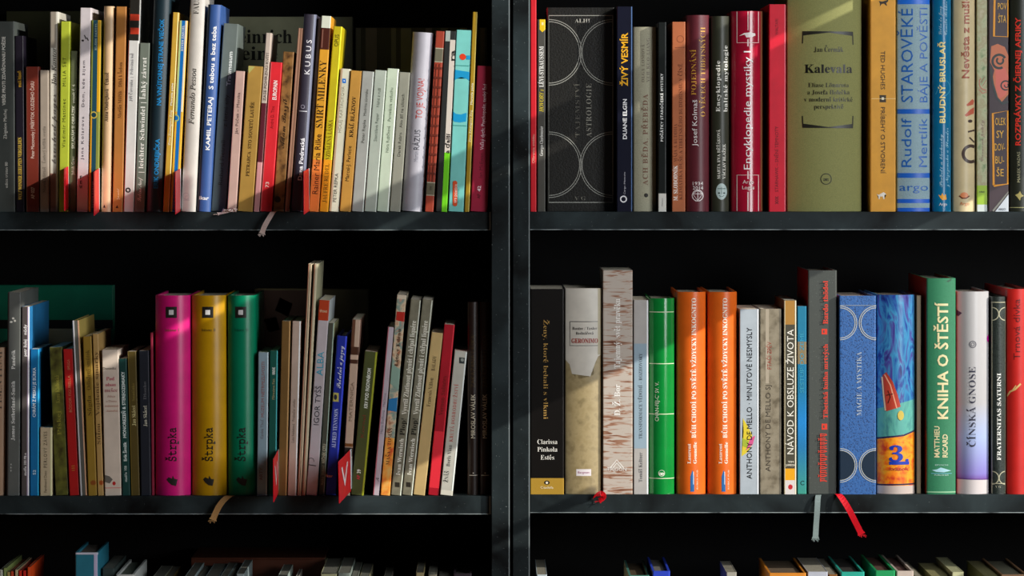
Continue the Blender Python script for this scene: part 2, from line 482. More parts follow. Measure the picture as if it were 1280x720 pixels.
BLK = mat('blackboard', '050708', rough=0.5, spec=0.16)
INN = mat('ink', '060606', rough=0.7, spec=0.2)
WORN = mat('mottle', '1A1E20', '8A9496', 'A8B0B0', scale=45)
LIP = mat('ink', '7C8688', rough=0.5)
DEPTH = 0.30
ZT = {'u': wz(265), 'm': wz(620), 'l': wz(975), 't': wz(265) + 0.3195}
ZR = {'u': wz(264.6), 'm': wz(618.2), 'l': wz(974), 't': wz(264.6) + 0.3195}
TH = 0.0205
def bookcase(label, xl0, xl1, xr0, xr1, Z, lip_side, back_x):
    root = empty('bookcase', ((xl0 + xr1) / 2, 0.0, 0.0)); tag(root, label, 'bookcase')
    cx = (xl0 + xr1) / 2
    def part(name, lst, m, c=0.0): return boxes(name, [(a - cx, b_ - cx, y0, y1, z0, z1) for a, b_, y0, y1, z0, z1 in lst], m, root, c)
    part('side_panel', [(xl0, xl1, -0.007, DEPTH, 0.0, 2.06)], BLK, 0.0007)
    part('side_panel', [(xr0, xr1, -0.007, DEPTH, 0.0, 2.06)], BLK, 0.0007)
    for k in ('l', 'm', 'u', 't', 'f', 'g'):
        z = Z[k] if k in Z else {'f': Z['l'] - 0.32, 'g': Z['l'] - 0.64}[k]
        o = part('shelf', [(xl1 + 0.0006, xr0 - 0.0006, 0.0, DEPTH, z - TH, z)], BLK, 0.0006)
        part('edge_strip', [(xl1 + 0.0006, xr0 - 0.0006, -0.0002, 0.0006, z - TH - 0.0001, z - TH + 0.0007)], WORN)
    for a in (xl1, xr1): part('edge_strip', [(a - 0.0011, a + 0.0001, -0.0072, -0.0055, 0.0, 2.06)], LIP)  # pale strip paints sun caught on the worn post edge
    part('back_panel', [(xl0, xr1, DEPTH, DEPTH + 0.006, 0.0, 2.06)], INN)
    part('top_panel', [(xl0, xr1, -0.007, DEPTH + 0.006, 2.06, 2.08)], BLK, 0.0007)
    if lip_side:                               # worn raw edge at the end of each shelf board
        for k in ('m', 'u'):
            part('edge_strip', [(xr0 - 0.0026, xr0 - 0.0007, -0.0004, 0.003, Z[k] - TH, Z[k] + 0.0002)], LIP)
    return root
XL0, XL1, XR0, XR1 = wx(-260), wx(-238), wx(614.4), wx(637)
bookcase('black bookcase of the left half, its right post beside the dark gap', XL0, XL1, XR0, XR1, ZT, True, 0)
bookcase('black bookcase of the right half, holding the thick olive book', wx(641), wx(662), wx(1500), wx(1522), ZR, False, 0)

# ------------------------------------------------------------------ the books, shelf by shelf
# B(shelf, foot left, foot right, head left, head, colour, label, lettering, printing); pale right-edge strips paint the rim light
W_, K_ = 'E8E6DC', '1B1815'
# ---- upper left
B('ul', -9, 19, -10, 27, '4A4F4C', 'dark grey book at the left end of the top left row, white lettering',
  [('edícia tristan 80', 's', W_, 'u', .62, 235, 203, 3.4), ('Zbigniew Machej', 's', W_, 'u', .57, 174, 137, 4), ('VERŠE PROTI ZDAŇOVANIU POÉZIE', 'b', W_, 'u', .52, 132, 46, 4)])
B('ul', 20, 31, 18.5, 45, '191420', 'slim black book with yellow lettering beside the grey one',
  [('WOLF WONDER ZERUPTEN VERGOLDEN', 'R', 'D8B64A', 'u', .5, 250, 172, 4.4), ('malá báseň', 'b', 'C99A2E', 'u', .5, 109, 89, 4.4)])
B('ul', 33, 49.3, 32.5, 83.5, '7A2F22', 'short red-brown book numbered 027',
  [('AP 027', 'b', 'F0D3C4', 'u', .5, 249, 234, 4.2), ('Peter Macsovszky | PRÍBYTOK CUDZIEHO ČASU', 's', 'F0D3C4', 'u', .5, 198, 102, 4.2)], [('strip', 0, .06, 84, 265, 'D89A80')])
B('ul', 50, 61, 49.8, 88, 'A99B8C', 'short taupe book with faint grey lettering right of the red-brown one',
  [('Marek Mittaš   Ľadový krížik svetla', 'r', '6B6259', 'u', .5, 241, 158, 3.6)])
B('ul', 62.3, 73, 62.5, 15, 'D9D5C8', 'tall off-white book with dark brushed writing and painted shade at its foot',
  [('Ján Kantor', 'i', '3A342E', 'u', .5, 107, 60, 5.5), ('brushed pages', 'c', '77706A', 'u', .48, 205, 118, 5)], [('strip', 0, .72, 217, 265, '9A7266'), ('strip', .12, .72, 15, 60, '9C9284')], dep=.009)  # brown foot strip paints the shade below the sun's edge
B('ul', 73.6, 85.5, 76, 27, 'B7C33A', 'lime green book with widely spaced dark letters',
  [('Vladimír Mattinec', 's', '4B5218', 'u', .45, 185, 124, 4, .1), ('MILIA SET', 's', '4B5218', 'u', .45, 108, 72, 4, .15)])
B('ul', 86.6, 95.2, 88.3, 64, '5B6047', 'short olive-grey book with white lettering beside the lime green one',
  [('Jakub Grec', 's', 'DAD8C6', 'u', .5, 219, 196, 3.4), ('SKLADÁM SI OBRÁZEK', 'b', 'DAD8C6', 'u', .5, 186, 132, 3.8), ('svazek č. 6', 's', 'DAD8C6', 'u', .5, 129, 106, 3.4)], dep=.008)
B('ul', 95.8, 110, 100.3, 10, 'D6CDD0', 'tall pale pinkish grey book with three dark dots near its head',
  [('Jana Kolarova', 's', '57505A', 'u', .42, 200, 146, 3.2, .12), ('Dom, kde žijem', 's', '57505A', 'u', .42, 134, 76, 3.2, .12), ('F', 'b', K_, 'h', 101.5, 222, 2.5, 4), ('E', 'b', K_, 'h', 101.3, 228, 2.5, 4), ('W', 'b', K_, 'h', 101.2, 234, 4, 4)],
  [('disc', 103.5, 51, 1.5, 1.2, K_), ('line', [(105.5, 44), (107.5, 49)], 1.2, K_), ('line', [(108.5, 47), (110.5, 51)], 1.2, K_)])
B('ul', 110.6, 123, 114.3, 25.5, '8E9440', 'book striped olive, petrol and gold lengthwise with a ring half way',
  [('ELSEN DANIEL', 'm', 'A9C0B8', 'u', .5, 63, 29, 2.6), ('DIVEN DANIEL', 'm', 'A9A0A8', 'u', .45, 260, 226, 2.6)],
  [('strip', .22, .68, 25.5, 265, '1E4A5C'), ('strip', .68, 1, 25.5, 140, 'E0AA1E'), ('strip', 0, .22, 145, 265, 'E3A322'), ('ring', 117.2, 144, 3.8, 1.4, 'C9B24A'), ('disc', 117.2, 144, 2.6, 2.6, '123A4C')])
B('ul', 126.2, 139, 129.8, 8, 'D9B68C', 'beige book with a small black triangle at its foot',
  [('Anna Ondrejková   Úzkosť', 'R', '3B2A20', 'u', .42, 152, 91, 4.2)], [('poly', [(128.6, 260), (132, 260), (130.4, 256)], K_)], rnd=.002)
B('ul', 140.5, 153.5, 145.3, 8.5, 'B5783A', 'brown-ochre book with a small dark triangle at its foot',
  [('Marián Milčák   Dlhá k ľudom', 'r', '5A3216', 'u', .55, 148, 78, 4.2), ('žurnál', 'c', 'E8C9A0', 'u', .5, 250, 236, 3)], [('poly', [(144.5, 260.5), (148.2, 260.5), (146.3, 256.5)], '3A1D0C')])
B('ul', 154.3, 167.5, 162.4, -8, 'DDDCD8', 'tall white book with a black and red head and a black ring at its foot',
  [('Jiří Červenka  |  Průsvitná loď', 'r', '77757A', 'u', .42, 127, 67, 3.4)],
  [('band', -8, 51, '26241F'), ('strip', .1, 1, 18, 26, 'C03A22'), ('strip', .15, 1, 35, 43, 'C03A22'), ('ring', 160.2, 238, 2.4, 1.5, K_), ('strip', 0, .08, 51, 265, 'D4746A')])
B('ul', 168.3, 181, 174.8, 54, '737B70', 'grey-green book with bold white lettering split by upright bars',
  [('Sabine Naef', 'c', 'F2F2EA', 'u', .42, 252, 222, 4.6), ('| leichter Schwindel | ľahký závrat', 'R', 'F2F2EA', 'u', .5, 216, 72, 5.6, .04)])
B('ul', 182.3, 203, 192.6, -12, '1C2F38', 'broad dark navy book with bright blue capitals leaning at the left',
  [('ERIK ONDREJIČKA', 'b', '1B84C4', 'u', .55, 236, 174, 5.4), ('NA VNÚTORNEJ STRANE VIEČOK', 'b', '1B84C4', 'u', .55, 132, 24, 5.4)], rnd=.003)
B('ul', 203.6, 211.5, 216, 15.5, 'D0A63E', 'slim ochre book with small white lettering beside the broad navy one',
  [('Zima Zmalagová Zing', 's', 'FFF6DA', 'u', .5, 182, 138, 2.6), ('Moravia paiva', 'b', 'FFF6DA', 'u', .5, 132, 104, 2.6)], [('strip', .86, 1, 16, 265, 'F2E3A2'), ('strip', 0, .1, 16, 265, 'D98A50')])
B('ul', 212.3, 223, 224.3, 26, 'E9B83A', 'slim yellow book with a blue lengthwise stripe and a ring half way',
  [('DIVEN DANIEL', 'm', 'E6EFF5', 'u', .5, 64, 32, 2.4), ('STREDOV', 'm', '9C4A5A', 'u', .5, 262, 232, 2.4)],
  [('strip', .3, .72, 26, 265, '0E6FC0'), ('strip', .05, .3, 26, 140, 'B9D08C'), ('strip', .72, .95, 26, 140, 'F7E3C0'), ('ring', 222.6 - 3.2, 148, 4, 1.2, '9FC27A'), ('disc', 219.4, 148, 2.8, 2.8, '0E6FC0')], dep=.006)
B('ul', 226.2, 245, 238.4, -12, 'D2CCC4', 'broad ivory book with an italic name and a faint seal at its foot',
  [('Fernando Pessoa', 'i', '4A4742', 'u', .45, 156, 86, 6.2), ('FAUST', 'r', '4A4742', 'u', .45, 18, -9, 6)],
  [('arc', 232.5, 246, 4, .6, 0, 360, 'B9B2B2'), ('arc', 234, 248, 2.6, .5, 20, 300, 'B9B2B2'), ('line', [(229, 251), (237, 251)], .6, 'B9B2B2')], rnd=.002)
B('ul', 245.8, 263, 260, 6, '3C5E9E', 'blue book with bold white lettering and a white publisher mark at its foot',
  [('KAMIL PETERAJ', 'b', 'F4F6FA', 'u', .56, 188, 122, 5.2), ('S tebou a bez teba', 'b', 'F4F6FA', 'u', .56, 112, 33, 5.6), ('ikar', 'b', 'F4F6FA', 'h', 255, 248, 12, 4.5)], [('strip', 0, .2, 6, 265, '2A3644')], rnd=.002)
B('ul', 263.8, 282.5, 279.6, 30, '6E7874', 'dark grey-green book half in the shade of its pink neighbour',
  [('Richard Pietraß', 's', '4A463E', 'u', .5, 232, 176, 5), ('z letní síly', 's', '4A463E', 'u', .55, 159, 119, 5), ('Traumsaum', 'b', 'EEF2EE', 'u', .6, 108, 65, 5)], dep=.016).ribbons.append(
  ([(279, 262, .02, 70), (277, 264, -.002, 60), (284, 262, -.006, 20), (296, 263, -.006, -10), (292, 261, -.004, 10), (282, 265, -.004, 50), (272, 267.5, -.005, 30)], .0045, 'E9D3CC'))
B('ul', 283.8, 295.5, 294.7, 89, 'C9A79C', 'short dusty pink book leaning beside the dark grey-green one',
  [('Ján Púček – Monika', 's', '5F4A46', 'u', .5, 168, 116, 3.4)], [('strip', 0, .09, 89, 265, 'E8B0A6')], dep=.003)
B('ul', 297, 316, 310, 83, 'B08A42', 'short gold-brown book with widely spaced dark capitals',
  [('PETRARCA  STO SONETŮ LAUŘE', 'R', '4E3718', 'u', .5, 221, 128, 4)], [('poly', [(309, 83.5), (319, 83.5), (311, 93)], 'B9B468')])
B('ul', 317, 324.2, 332.5, 41, 'C9B9AC', 'very slim book, pale at its head and maroon lower down',
  [('ZASE POMRZNÚ KVÍTÍ', 's', '5A4A44', 'u', .6, 126, 66, 3.4)], [('band', 129, 203, '5C1F2C'), ('band', 203, 265, 'D79A9C')])
B('ul', 325, 340.5, 338.2, 78, 'E02A34', 'short bright red book numbered 73',
  [('EUROPAIN', 'b', 'FFF4F0', 'u', .55, 125, 101, 5), ('André D. Tine', 's', 'A01A22', 'u', .5, 161, 133, 4), ('73', 'b', 'F9C9C4', 'u', .45, 235, 228, 4.4)], [('strip', 0, .1, 79, 265, 'F2767A')])
B('ul', 341.2, 355, 354.2, 65, '8A6238', 'brown mottled book with a dark scrawl',
  [('Adam Borzič', 'c', '2A1C10', 'u', .45, 186, 124, 5.5)], [('disc', 347, 250, 4, 4, '2E1E10')], kind='mottle', cols=('4A3018', '8C6436', '9A7040'), dep=.008).ribbons.append(
  ([(344, 264, .03, 0), (342, 264.4, .0, 0), (340.5, 266, -.006, 0), (335, 275, -.011, 10), (330, 284, -.011, 20), (327.5, 292, -.010, 10)], .0058, 'D8C4BC'))
B('ul', 355.8, 362.6, 373, 35, 'B58A72', 'very slim tan book leaning against the dark violet one', [], [('strip', .5, 1, 35, 265, '8A6450')], dep=.007)
B('ul', 363.3, 379.5, 380, 18, '3E3A48', 'dark violet-grey book with spaced white capitals',
  [('KUBUS', 's', 'F0EEF4', 'u', .55, 93, 50, 6.5, .25), ('Dana Podracká', 'b', 'F0EEF4', 'u', .55, 226, 173, 5)], [('line', [(374, 139.5), (384, 139.5)], 1, 'D8D8E0'), ('ring', 378.5, 134, 2.2, .7, 'A8A4B8'), ('strip', .8, 1, 18, 265, '767A90')], rnd=.0015, hard=True)
B('ul', 380, 385.6, 397, 23, 'C8C8CE', 'very slim pale grey book between the violet and the yellow-orange ones', dep=.012, T=[], S=[('strip', 0, .3, 23, 265, '5A5A62')])
B('ul', 386.3, 398.6, 402, 20, 'E0A02E', 'yellow-orange book whose head is white over a dark brown band',
  [('SMRŤ MILENKY', 'r', '33220E', 'u', .5, 160, 76, 8), ('Rainer Maria Rilke', 's', '4A2410', 'u', .5, 243, 168, 7)], [('band', 20, 35, 'DCE0CE'), ('band', 35, 62, '4A2016'), ('strip', .2, .28, 37, 60, '9A6A5A'), ('strip', 0, 1, 200, 265, 'E8823A')])  # orange foot paints red light bounced off the card
B('ul', 399.4, 410.4, 417, 33, 'C8B61A', 'yellow book marked at its head, between the yellow-orange and white ones',
  [('OPUS', 's', '5A5210', 'u', .5, 58, 43, 5), ('JAUFRE RUDEL', 'r', '6A4A10', 'u', .5, 254, 205, 5), ('VZDÁLENÁ LÁSKA', 'r', '6A4A10', 'u', .5, 200, 150, 5)], [('band', 200, 265, 'F0A020'), ('strip', .86, 1, 33, 200, 'F2EE30')])  # orange foot band paints the red bounce from the card nearby
B('ul', 411.2, 423.6, 425.6, 86, 'D8D6C0', 'short cream book with a small blue square near its head',
  [('HOLEJ KARTÁČKOVA', 's', 'AFA994', 'u', .45, 166, 108, 4), ('PETER REPKA', 's', '5F5A52', 'u', .5, 253, 217, 4)], [('rect', 428, 98.5, 432.5, 104, '1670D0'), ('rect', 429.6, 100.4, 431, 102, 'F0F4FA'), ('strip', 0, .25, 86, 265, 'C0A184')])
B('ul', 424.4, 438.8, 438.5, 88.6, 'C08E40', 'short tan-gold book with black lettering',
  [('KRÁĽ BLÁZNOV', 'R', '2A1A08', 'u', .5, 172, 121, 4.6), ('Marcel-J. Perlecie', 's', '2A1A08', 'u', .45, 227, 183, 4.6)])
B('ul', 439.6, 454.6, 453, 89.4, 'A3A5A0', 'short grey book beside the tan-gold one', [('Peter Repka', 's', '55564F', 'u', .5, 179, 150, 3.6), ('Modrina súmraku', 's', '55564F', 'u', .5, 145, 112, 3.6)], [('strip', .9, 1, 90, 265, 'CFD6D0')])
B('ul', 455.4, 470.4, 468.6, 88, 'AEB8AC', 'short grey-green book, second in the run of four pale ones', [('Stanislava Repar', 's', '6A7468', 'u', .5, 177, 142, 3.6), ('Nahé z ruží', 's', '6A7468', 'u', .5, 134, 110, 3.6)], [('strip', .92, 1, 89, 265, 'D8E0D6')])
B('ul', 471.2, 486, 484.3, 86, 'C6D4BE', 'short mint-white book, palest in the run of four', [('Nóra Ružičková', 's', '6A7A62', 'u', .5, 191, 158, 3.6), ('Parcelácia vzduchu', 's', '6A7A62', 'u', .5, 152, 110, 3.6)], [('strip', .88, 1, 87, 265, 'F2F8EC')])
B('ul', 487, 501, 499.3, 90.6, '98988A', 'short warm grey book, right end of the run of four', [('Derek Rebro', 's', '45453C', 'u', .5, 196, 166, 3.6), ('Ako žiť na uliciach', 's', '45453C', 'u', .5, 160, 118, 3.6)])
B('ul', 502.2, 528.6, 516, 41, 'B2B0BA', 'broad pale lilac-white hardback with red capitals',
  [('TO JE VOJNA!', 's', 'B8382C', 'u', .55, 149, 99, 8), ('RÁZUS', 's', '3E3E48', 'u', .53, 188, 163, 7), ('Martin', 's', '8A8A96', 'u', .53, 203, 190, 5)], rnd=.005, hard=True)
B('ul', 531, 543.4, 545, 39, 'A0402C', 'rust red book with a woven check pattern and two grey labels',
  [('mýtus', 's', '3A3A32', 'u', .5, 238, 233, 3)], [('band', 61, 77, '6E6A58'), ('band', 60, 61.2, 'B8B09A'), ('band', 77, 78, 'B8B09A'), ('band', 229, 244, '6A6450'), ('band', 228, 229.2, 'B8B09A'), ('band', 244, 245, 'B8B09A'), ('strip', .25, .32, 80, 228, '5A2218'), ('strip', .62, .69, 80, 228, '5A2218')] + [('band', y, y + 2.6, '6A2A1C') for y in range(84, 226, 12)])
B('ul', 544.6, 559.6, 556, 39, '2A2B2A', 'black and white book with a bright green foot',
  [('ra', 'b', K_, 'u', .78, 76, 63, 5.5), ('a ďalší', 'b', K_, 'u', .76, 192, 167, 5)], [('strip', .52, 1, 50, 191, 'D8CEC2'), ('strip', .52, 1, 191, 265, '74D420'), ('strip', .1, .5, 39, 52, 'A8B4AC')])
B('ul', 560.4, 579.8, 570.6, 38, '7CCEC6', 'turquoise book with blue curves, a red dot and an orange capsule label',
  [('ars poetica', 's', 'F8EADF', 'u', .40, 254, 231, 3.6), ('INTERNATIONAL', 's', '3E7F7A', 'u', .62, 254, 236, 1.6)],
  [('poly', [(568.5, 94), (587, 94), (586, 100), (582.5, 98.5), (577.5, 98), (572, 99), (567.4, 101)], '1898CE'), ('poly', [(567.8, 88), (587.4, 90), (586.6, 101), (582, 97.5), (576.6, 97), (570, 99), (566.6, 102)], '1898CE'),
   ('poly', [(564.6, 140), (570, 143), (576, 143.6), (583.4, 141), (582.6, 152), (575, 153.6), (568, 153), (564, 150)], '1898CE'), ('disc', 578.5, 71.5, 4, 4, 'E0401E'), ('rect', 583, 69.5, 588.6, 74.5, '1898CE'),
   ('band', 82, 82.8, '3E9A90'), ('band', 157, 157.8, '3E9A90'), ('rect', 566, 229, 571.6, 256, 'D8532A'), ('disc', 568.8, 229, 2.8, 2.4, 'D8532A'), ('disc', 568.8, 256, 2.8, 2.4, 'D8532A')])
B('ul', 580.6, 586.8, 591, 15, 'A8861E', 'thin mustard book standing taller than the crimson one beside it', [('Zima Zmalagová Zing', 's', 'F4ECC8', 'u', .5, 178, 138, 2.4), ('Moravia paiva', 'b', 'F4ECC8', 'u', .5, 131, 104, 2.4)], [('strip', .8, 1, 15, 265, 'C8B050')])
B('ul', 588, 609.2, 596.8, 83, '9A1B38', 'crimson book numbered 42 next to the post',
  [('Veľký dych: Psychopolis, tenký ľad', 's', 'F2D6DC', 'u', .5, 188, 106, 4.6), ('Ian McEwan', 's', '5A0C1C', 'u', .5, 223, 192, 4.2), ('42', 'b', 'F2D6DC', 'u', .45, 240, 233, 4.2), ('AP', 'b', '5A0C1C', 'u', .45, 249, 243, 4)], dep=.004)

# ---- middle left
B('ml', -14, 6.4, -13, 435, 'A58468', 'brown-beige book cut by the left edge, letters reading upward', [('PÍSEŇ PÍSNÍ', 'r', '3E3024', 'u', .62, 512, 440, 6.5)], rnd=.002)
B('ml', 8, 24.5, 9.6, 366, '626562', 'tall grey book with three white dots near its head',
  [('James Sutherland-Smith', 'R', 'F0F0EC', 'u', .47, 551, 477, 4.4, .04), ('Pandrik', 'R', 'F0F0EC', 'u', .47, 462, 438, 4.4, .04), ('* * *', 'b', 'F0F0EC', 'u', .42, 590, 580, 3.6)],
  [('disc', 14, 403, 1.8, 1.3, W_), ('disc', 16.5, 398.5, 1.6, 1.3, W_), ('disc', 18.6, 401.5, 1.4, 1.4, W_), ('strip', 0, .14, 366, 620, '3A3230')], d=.17)
B('ml', 26.5, 36.4, 27.2, 384, '57504F', 'dark grey book with a sky blue cover and pale edge',
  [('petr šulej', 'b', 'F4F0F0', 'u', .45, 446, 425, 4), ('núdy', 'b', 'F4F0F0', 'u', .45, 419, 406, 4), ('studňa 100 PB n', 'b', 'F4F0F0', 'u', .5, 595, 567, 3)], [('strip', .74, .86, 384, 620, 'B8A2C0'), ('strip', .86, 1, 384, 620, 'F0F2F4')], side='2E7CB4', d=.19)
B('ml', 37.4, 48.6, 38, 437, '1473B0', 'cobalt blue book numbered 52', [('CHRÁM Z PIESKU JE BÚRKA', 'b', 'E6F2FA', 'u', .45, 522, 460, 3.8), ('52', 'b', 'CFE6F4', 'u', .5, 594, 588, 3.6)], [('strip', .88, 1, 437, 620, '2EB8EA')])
B('ml', 50, 67.6, 50, 535, 'CDBB9A', 'very short cream book between the cobalt and the olive ones', [('Ferdinand Dato', 's', '5A4A36', 'u', .45, 616, 589, 3.4), ('PERLOVÝ ZÁVES', 's', '4A3C2C', 'u', .45, 585, 540, 4.2, .1)], [('strip', .85, 1, 535, 620, 'E4E0B0')], dep=.004)
B('ml', 69.6, 86, 61.4, 435, '5A5A24', 'dark olive book leaning left with dim gold lettering', [('Pískej', 'R', '8A8436', 'u', .5, 545, 515, 5), ('Konu Klobouků', 'R', '8A8436', 'u', .5, 505, 470, 5)], kind='mottle', cols=('3A3414', '5A5A24', '70702C'), dep=.007)
B('ml', 87, 99.4, 78.8, 437, 'B01A1A', 'red book leaning left with faint tan lettering', [('BÓDOR FIGURELLA', 's', 'C87A5A', 'u', .5, 516, 470, 3.4), ('SMUGA', 's', 'C87A5A', 'u', .5, 463, 450, 3.4), ('111', 's', 'C8963A', 'u', .5, 589, 583, 4)], dep=.005)
B('ml', 100.2, 109, 90, 401, '5A5A54', 'slim grey book with white edges leaning left', [], [('strip', 0, .3, 401, 620, 'D8D8DC'), ('strip', .82, 1, 401, 620, 'B88A6A')], page='C8A850', hard=True, side='C8B060')
B('ml', 110.4, 121.4, 103.4, 421, '9A7A2C', 'ochre book with a small round mark at its foot, leaning left', [('Súgda', 'r', '4E3A12', 'u', .5, 520, 495, 5), ('Odložený smútok', 'r', '4E3A12', 'u', .5, 488, 438, 5)], [('disc', 116.6, 604, 3.6, 3, '8A4A1A')])
B('ml', 122.2, 129.8, 115.6, 418, 'B8945A', 'slim tan book with a small orange mark at its foot, leaning left', [('Súťou', 'r', '5A4020', 'u', .5, 556, 530, 4.5), ('Vojdenie smarky', 'r', '5A4020', 'u', .5, 520, 440, 4.5)], [('disc', 126.6, 604, 2.6, 3, 'A8501E')])
B('ml', 131, 152, 127.2, 438, 'DACABA', 'broad cream-pink book with pink printed lines and a red mark at its foot',
  [('Dominika', 's', '6E665E', 'h', 137, 461, 16, 3), ('Pod', 'r', 'C0566A', 'h', 138, 474, 10, 4.4), ('obou', 'r', 'C0566A', 'h', 138.4, 481.5, 13, 4.4), ('mešce', 'r', 'B0606A', 'h', 138.8, 488.5, 16, 4.4), ('Alica', 's', 'B48A80', 'h', 139, 496, 10, 2.6), ('a Doma', 's', 'B48A80', 'h', 139.4, 502, 13, 2.6), ('milovaná', 's', 'C08878', 'h', 139.8, 508, 17, 2.6), ('ženská', 's', 'C08878', 'h', 140.2, 514, 14, 2.6)],
  [('poly', [(130.6, 594), (137, 596), (141, 600), (137, 605), (131, 603)], '6E6860'), ('disc', 142.6, 605, 2, 2.4, 'C02A2A'), ('band', 610, 611, 'D88A80')], dep=.004)
B('ml', 153, 163, 148.4, 449, '16403C', 'dark teal book with white capitals leaning left', [('MONOREZEŇ & STEREOZEMIAKY', 'b', 'EAF2EE', 'u', .5, 548, 465, 4), ('Erik Šimšík', 'b', 'EAF2EE', 'u', .5, 577, 553, 3.8), ('studňa 108', 's', 'EAF2EE', 'u', .5, 603, 583, 3)])
B('ml', 164, 175, 159.3, 440, '55471E', 'dark olive-brown book beside the teal one', [('Jan Skácel', 'r', 'E0D49A', 'u', .55, 533, 508, 4.4), ('Smuténka', 'r', '8A7A40', 'u', .55, 502, 480, 3.6)], [('strip', 0, .12, 440, 620, '8A7634')])
B('ml', 176.2, 189, 173.4, 439, '1E222C', 'navy-black book between the olive-brown one and the thin maroon one', [('Jan Skácel', 'r', 'D8D4C0', 'u', .55, 534, 508, 4.4), ('Dlouho', 'r', '6A6A70', 'u', .55, 500, 478, 3.6)])
B('ml', 189.8, 193, 188, 417, '8A2038', 'thin maroon book squeezed against the pink one', dep=.01)
def strpka(x0, x1, xt, col, num, label, **k):
    sh = (x1 - x0) * .46 + x0
    xt2 = xt - x0
    return B('ml', x0, x1, xt, 370, col, label, [('Štrpka', 'm', K_, 'u', .50, 577, 535, 9.6), ('básne ' + num, 's', '5A4A20' if num != 'III' else '0C5A40', 'h', sh + 1, 413, 17, 3.4)],
      [('rect', sh - 7, 384, sh + 7, 398, '24221E'), ('rect', sh - 3, 388, sh + 3, 394, 'D8D8D8'), ('poly', [(sh - 6, 600), (sh - 3, 597), (sh + 1, 599), (sh + 2, 595), (sh + 4, 599), (sh + 8, 600), (sh + 5, 603), (sh + 6, 608), (sh + 1, 607), (sh - 3, 604)], '2A2622')],
      hard=True, rnd=.006, rough=.3, dep=.004, **k)
strpka(193.6, 238, 193.2, 'D8187A', 'I', 'broad magenta hardback with a black square near its head')
strpka(239.4, 283.4, 238.8, 'C8960A', 'II', 'broad mustard yellow hardback with a black square near its head')
strpka(284.6, 320, 284, '00805A', 'III', 'broad emerald green hardback with a black square near its head').ribbons.append(
  ([(294, 619.5, .03, 0), (290, 619.6, .0, 0), (284, 621, -.006, 0), (276, 629, -.010, 15), (270, 640, -.010, 15), (266, 650, -.009, 0)], .0068, 'C89A62'))
B('ml', 321, 334, 322.8, 441, '8CA2AE', 'short pale blue-grey book beside the emerald hardback', [('Iľanka Thúľ', 's', '6A5A5E', 'u', .45, 549, 525, 3.6), ('MÚZEUM NETRPEZLIVOSTI', 's', '96504A', 'u', .5, 522, 453, 3.8), ('ARTY', 's', '7A4A48', 'u', .4, 601, 585, 4)], [('strip', .9, 1, 441, 620, 'D4E8F0')], dep=.004)
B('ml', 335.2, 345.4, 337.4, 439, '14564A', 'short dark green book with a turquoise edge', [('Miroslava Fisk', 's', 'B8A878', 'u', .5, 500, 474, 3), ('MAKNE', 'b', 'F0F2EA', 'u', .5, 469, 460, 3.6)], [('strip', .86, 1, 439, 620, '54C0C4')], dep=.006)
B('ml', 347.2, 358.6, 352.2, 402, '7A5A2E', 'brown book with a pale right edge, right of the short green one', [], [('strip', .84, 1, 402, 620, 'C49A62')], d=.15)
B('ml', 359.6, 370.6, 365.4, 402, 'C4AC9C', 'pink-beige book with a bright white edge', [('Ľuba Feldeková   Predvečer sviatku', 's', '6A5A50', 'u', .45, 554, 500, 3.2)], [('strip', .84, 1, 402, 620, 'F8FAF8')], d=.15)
B('ml', 371.6, 376.6, 385.2, 330.5, 'D8C4A4', 'tall thin cream book, left of a pair rising above the row', [], [('strip', 0, .3, 330, 620, 'A87058'), ('strip', .5, .62, 330, 620, '6A5A40')], d=.16)
B('ml', 377.3, 382.2, 392.6, 330.5, 'D4C8A8', 'tall thin cream book, right of a pair rising above the row', [], [('strip', 0, .4, 330, 620, 'A87A62')], d=.16, side='B8B492')
B('ml', 383, 397.4, 399, 375.6, 'C2B8BC', 'white book with an orange-red head band', [('ALBA', 's', '3AA0BC', 'u', .5, 470, 440, 8), ('IGOR TYŠŠ', 's', '33323A', 'u', .5, 532, 483, 6.5), ('drewo', 's', 'F0D8B0', 'h', 404.4, 389, 9, 4)],
  [('band', 375.6, 401, 'B8401E'), ('arc', 389, 577, 3.4, .7, 150, 380, '2A2A2E'), ('line', [(384.6, 582), (395, 583)], 1, '2A2A2E')], d=.16, side='C8D0D0')
B('ml', 398.3, 405.8, 410.8, 404.5, '4A4A3E', 'slim dark grey-green book left of the royal blue one', [('Ratko Slobod', 's', 'B0AC90', 'u', .5, 607, 583, 3), ('REČNÍK CITU', 'b', 'C8C4A8', 'u', .5, 580, 556, 3.6)], [('strip', .84, 1, 404, 620, 'A8C0B0')], dep=.008, side='C4C490')
B('ml', 407, 420, 421.4, 420.5, '20309E', 'royal blue book with white script and a small pale stamp',
  [('Potulní a jazvy', 'c', 'E8ECFA', 'u', .5, 486, 433, 5), ('ALFRED TENNYSON', 'r', 'D8E0F6', 'u', .45, 561, 512, 5), ('ikar', 'b', 'C89A80', 'h', 411.6, 596, 9, 3.6)], [('rect', 415.2, 492, 423.4, 503, 'C2B860'), ('disc', 419.4, 497.4, 2, 3.4, '2A2A40'), ('strip', .82, 1, 421, 575, '3A4CE0')], hard=True, dep=.006)
B('ml', 427, 437.6, 440.4, 400, 'C8AC96', 'beige book with dark brown bands and a tiny ring near its head', [('MATERNICA', 's', '8A7460', 'u', .5, 527, 478, 3.8)], [('strip', .0, .42, 400, 434, '6A4430'), ('band', 434, 444, '4E2E1E'), ('band', 450, 455, '4E2E1E'), ('band', 555, 559, '7A4A20'), ('band', 560, 571, '2E2622'), ('ring', 452, 418.5, 2, .7, '3E3430')], d=.17, side='9A7464')
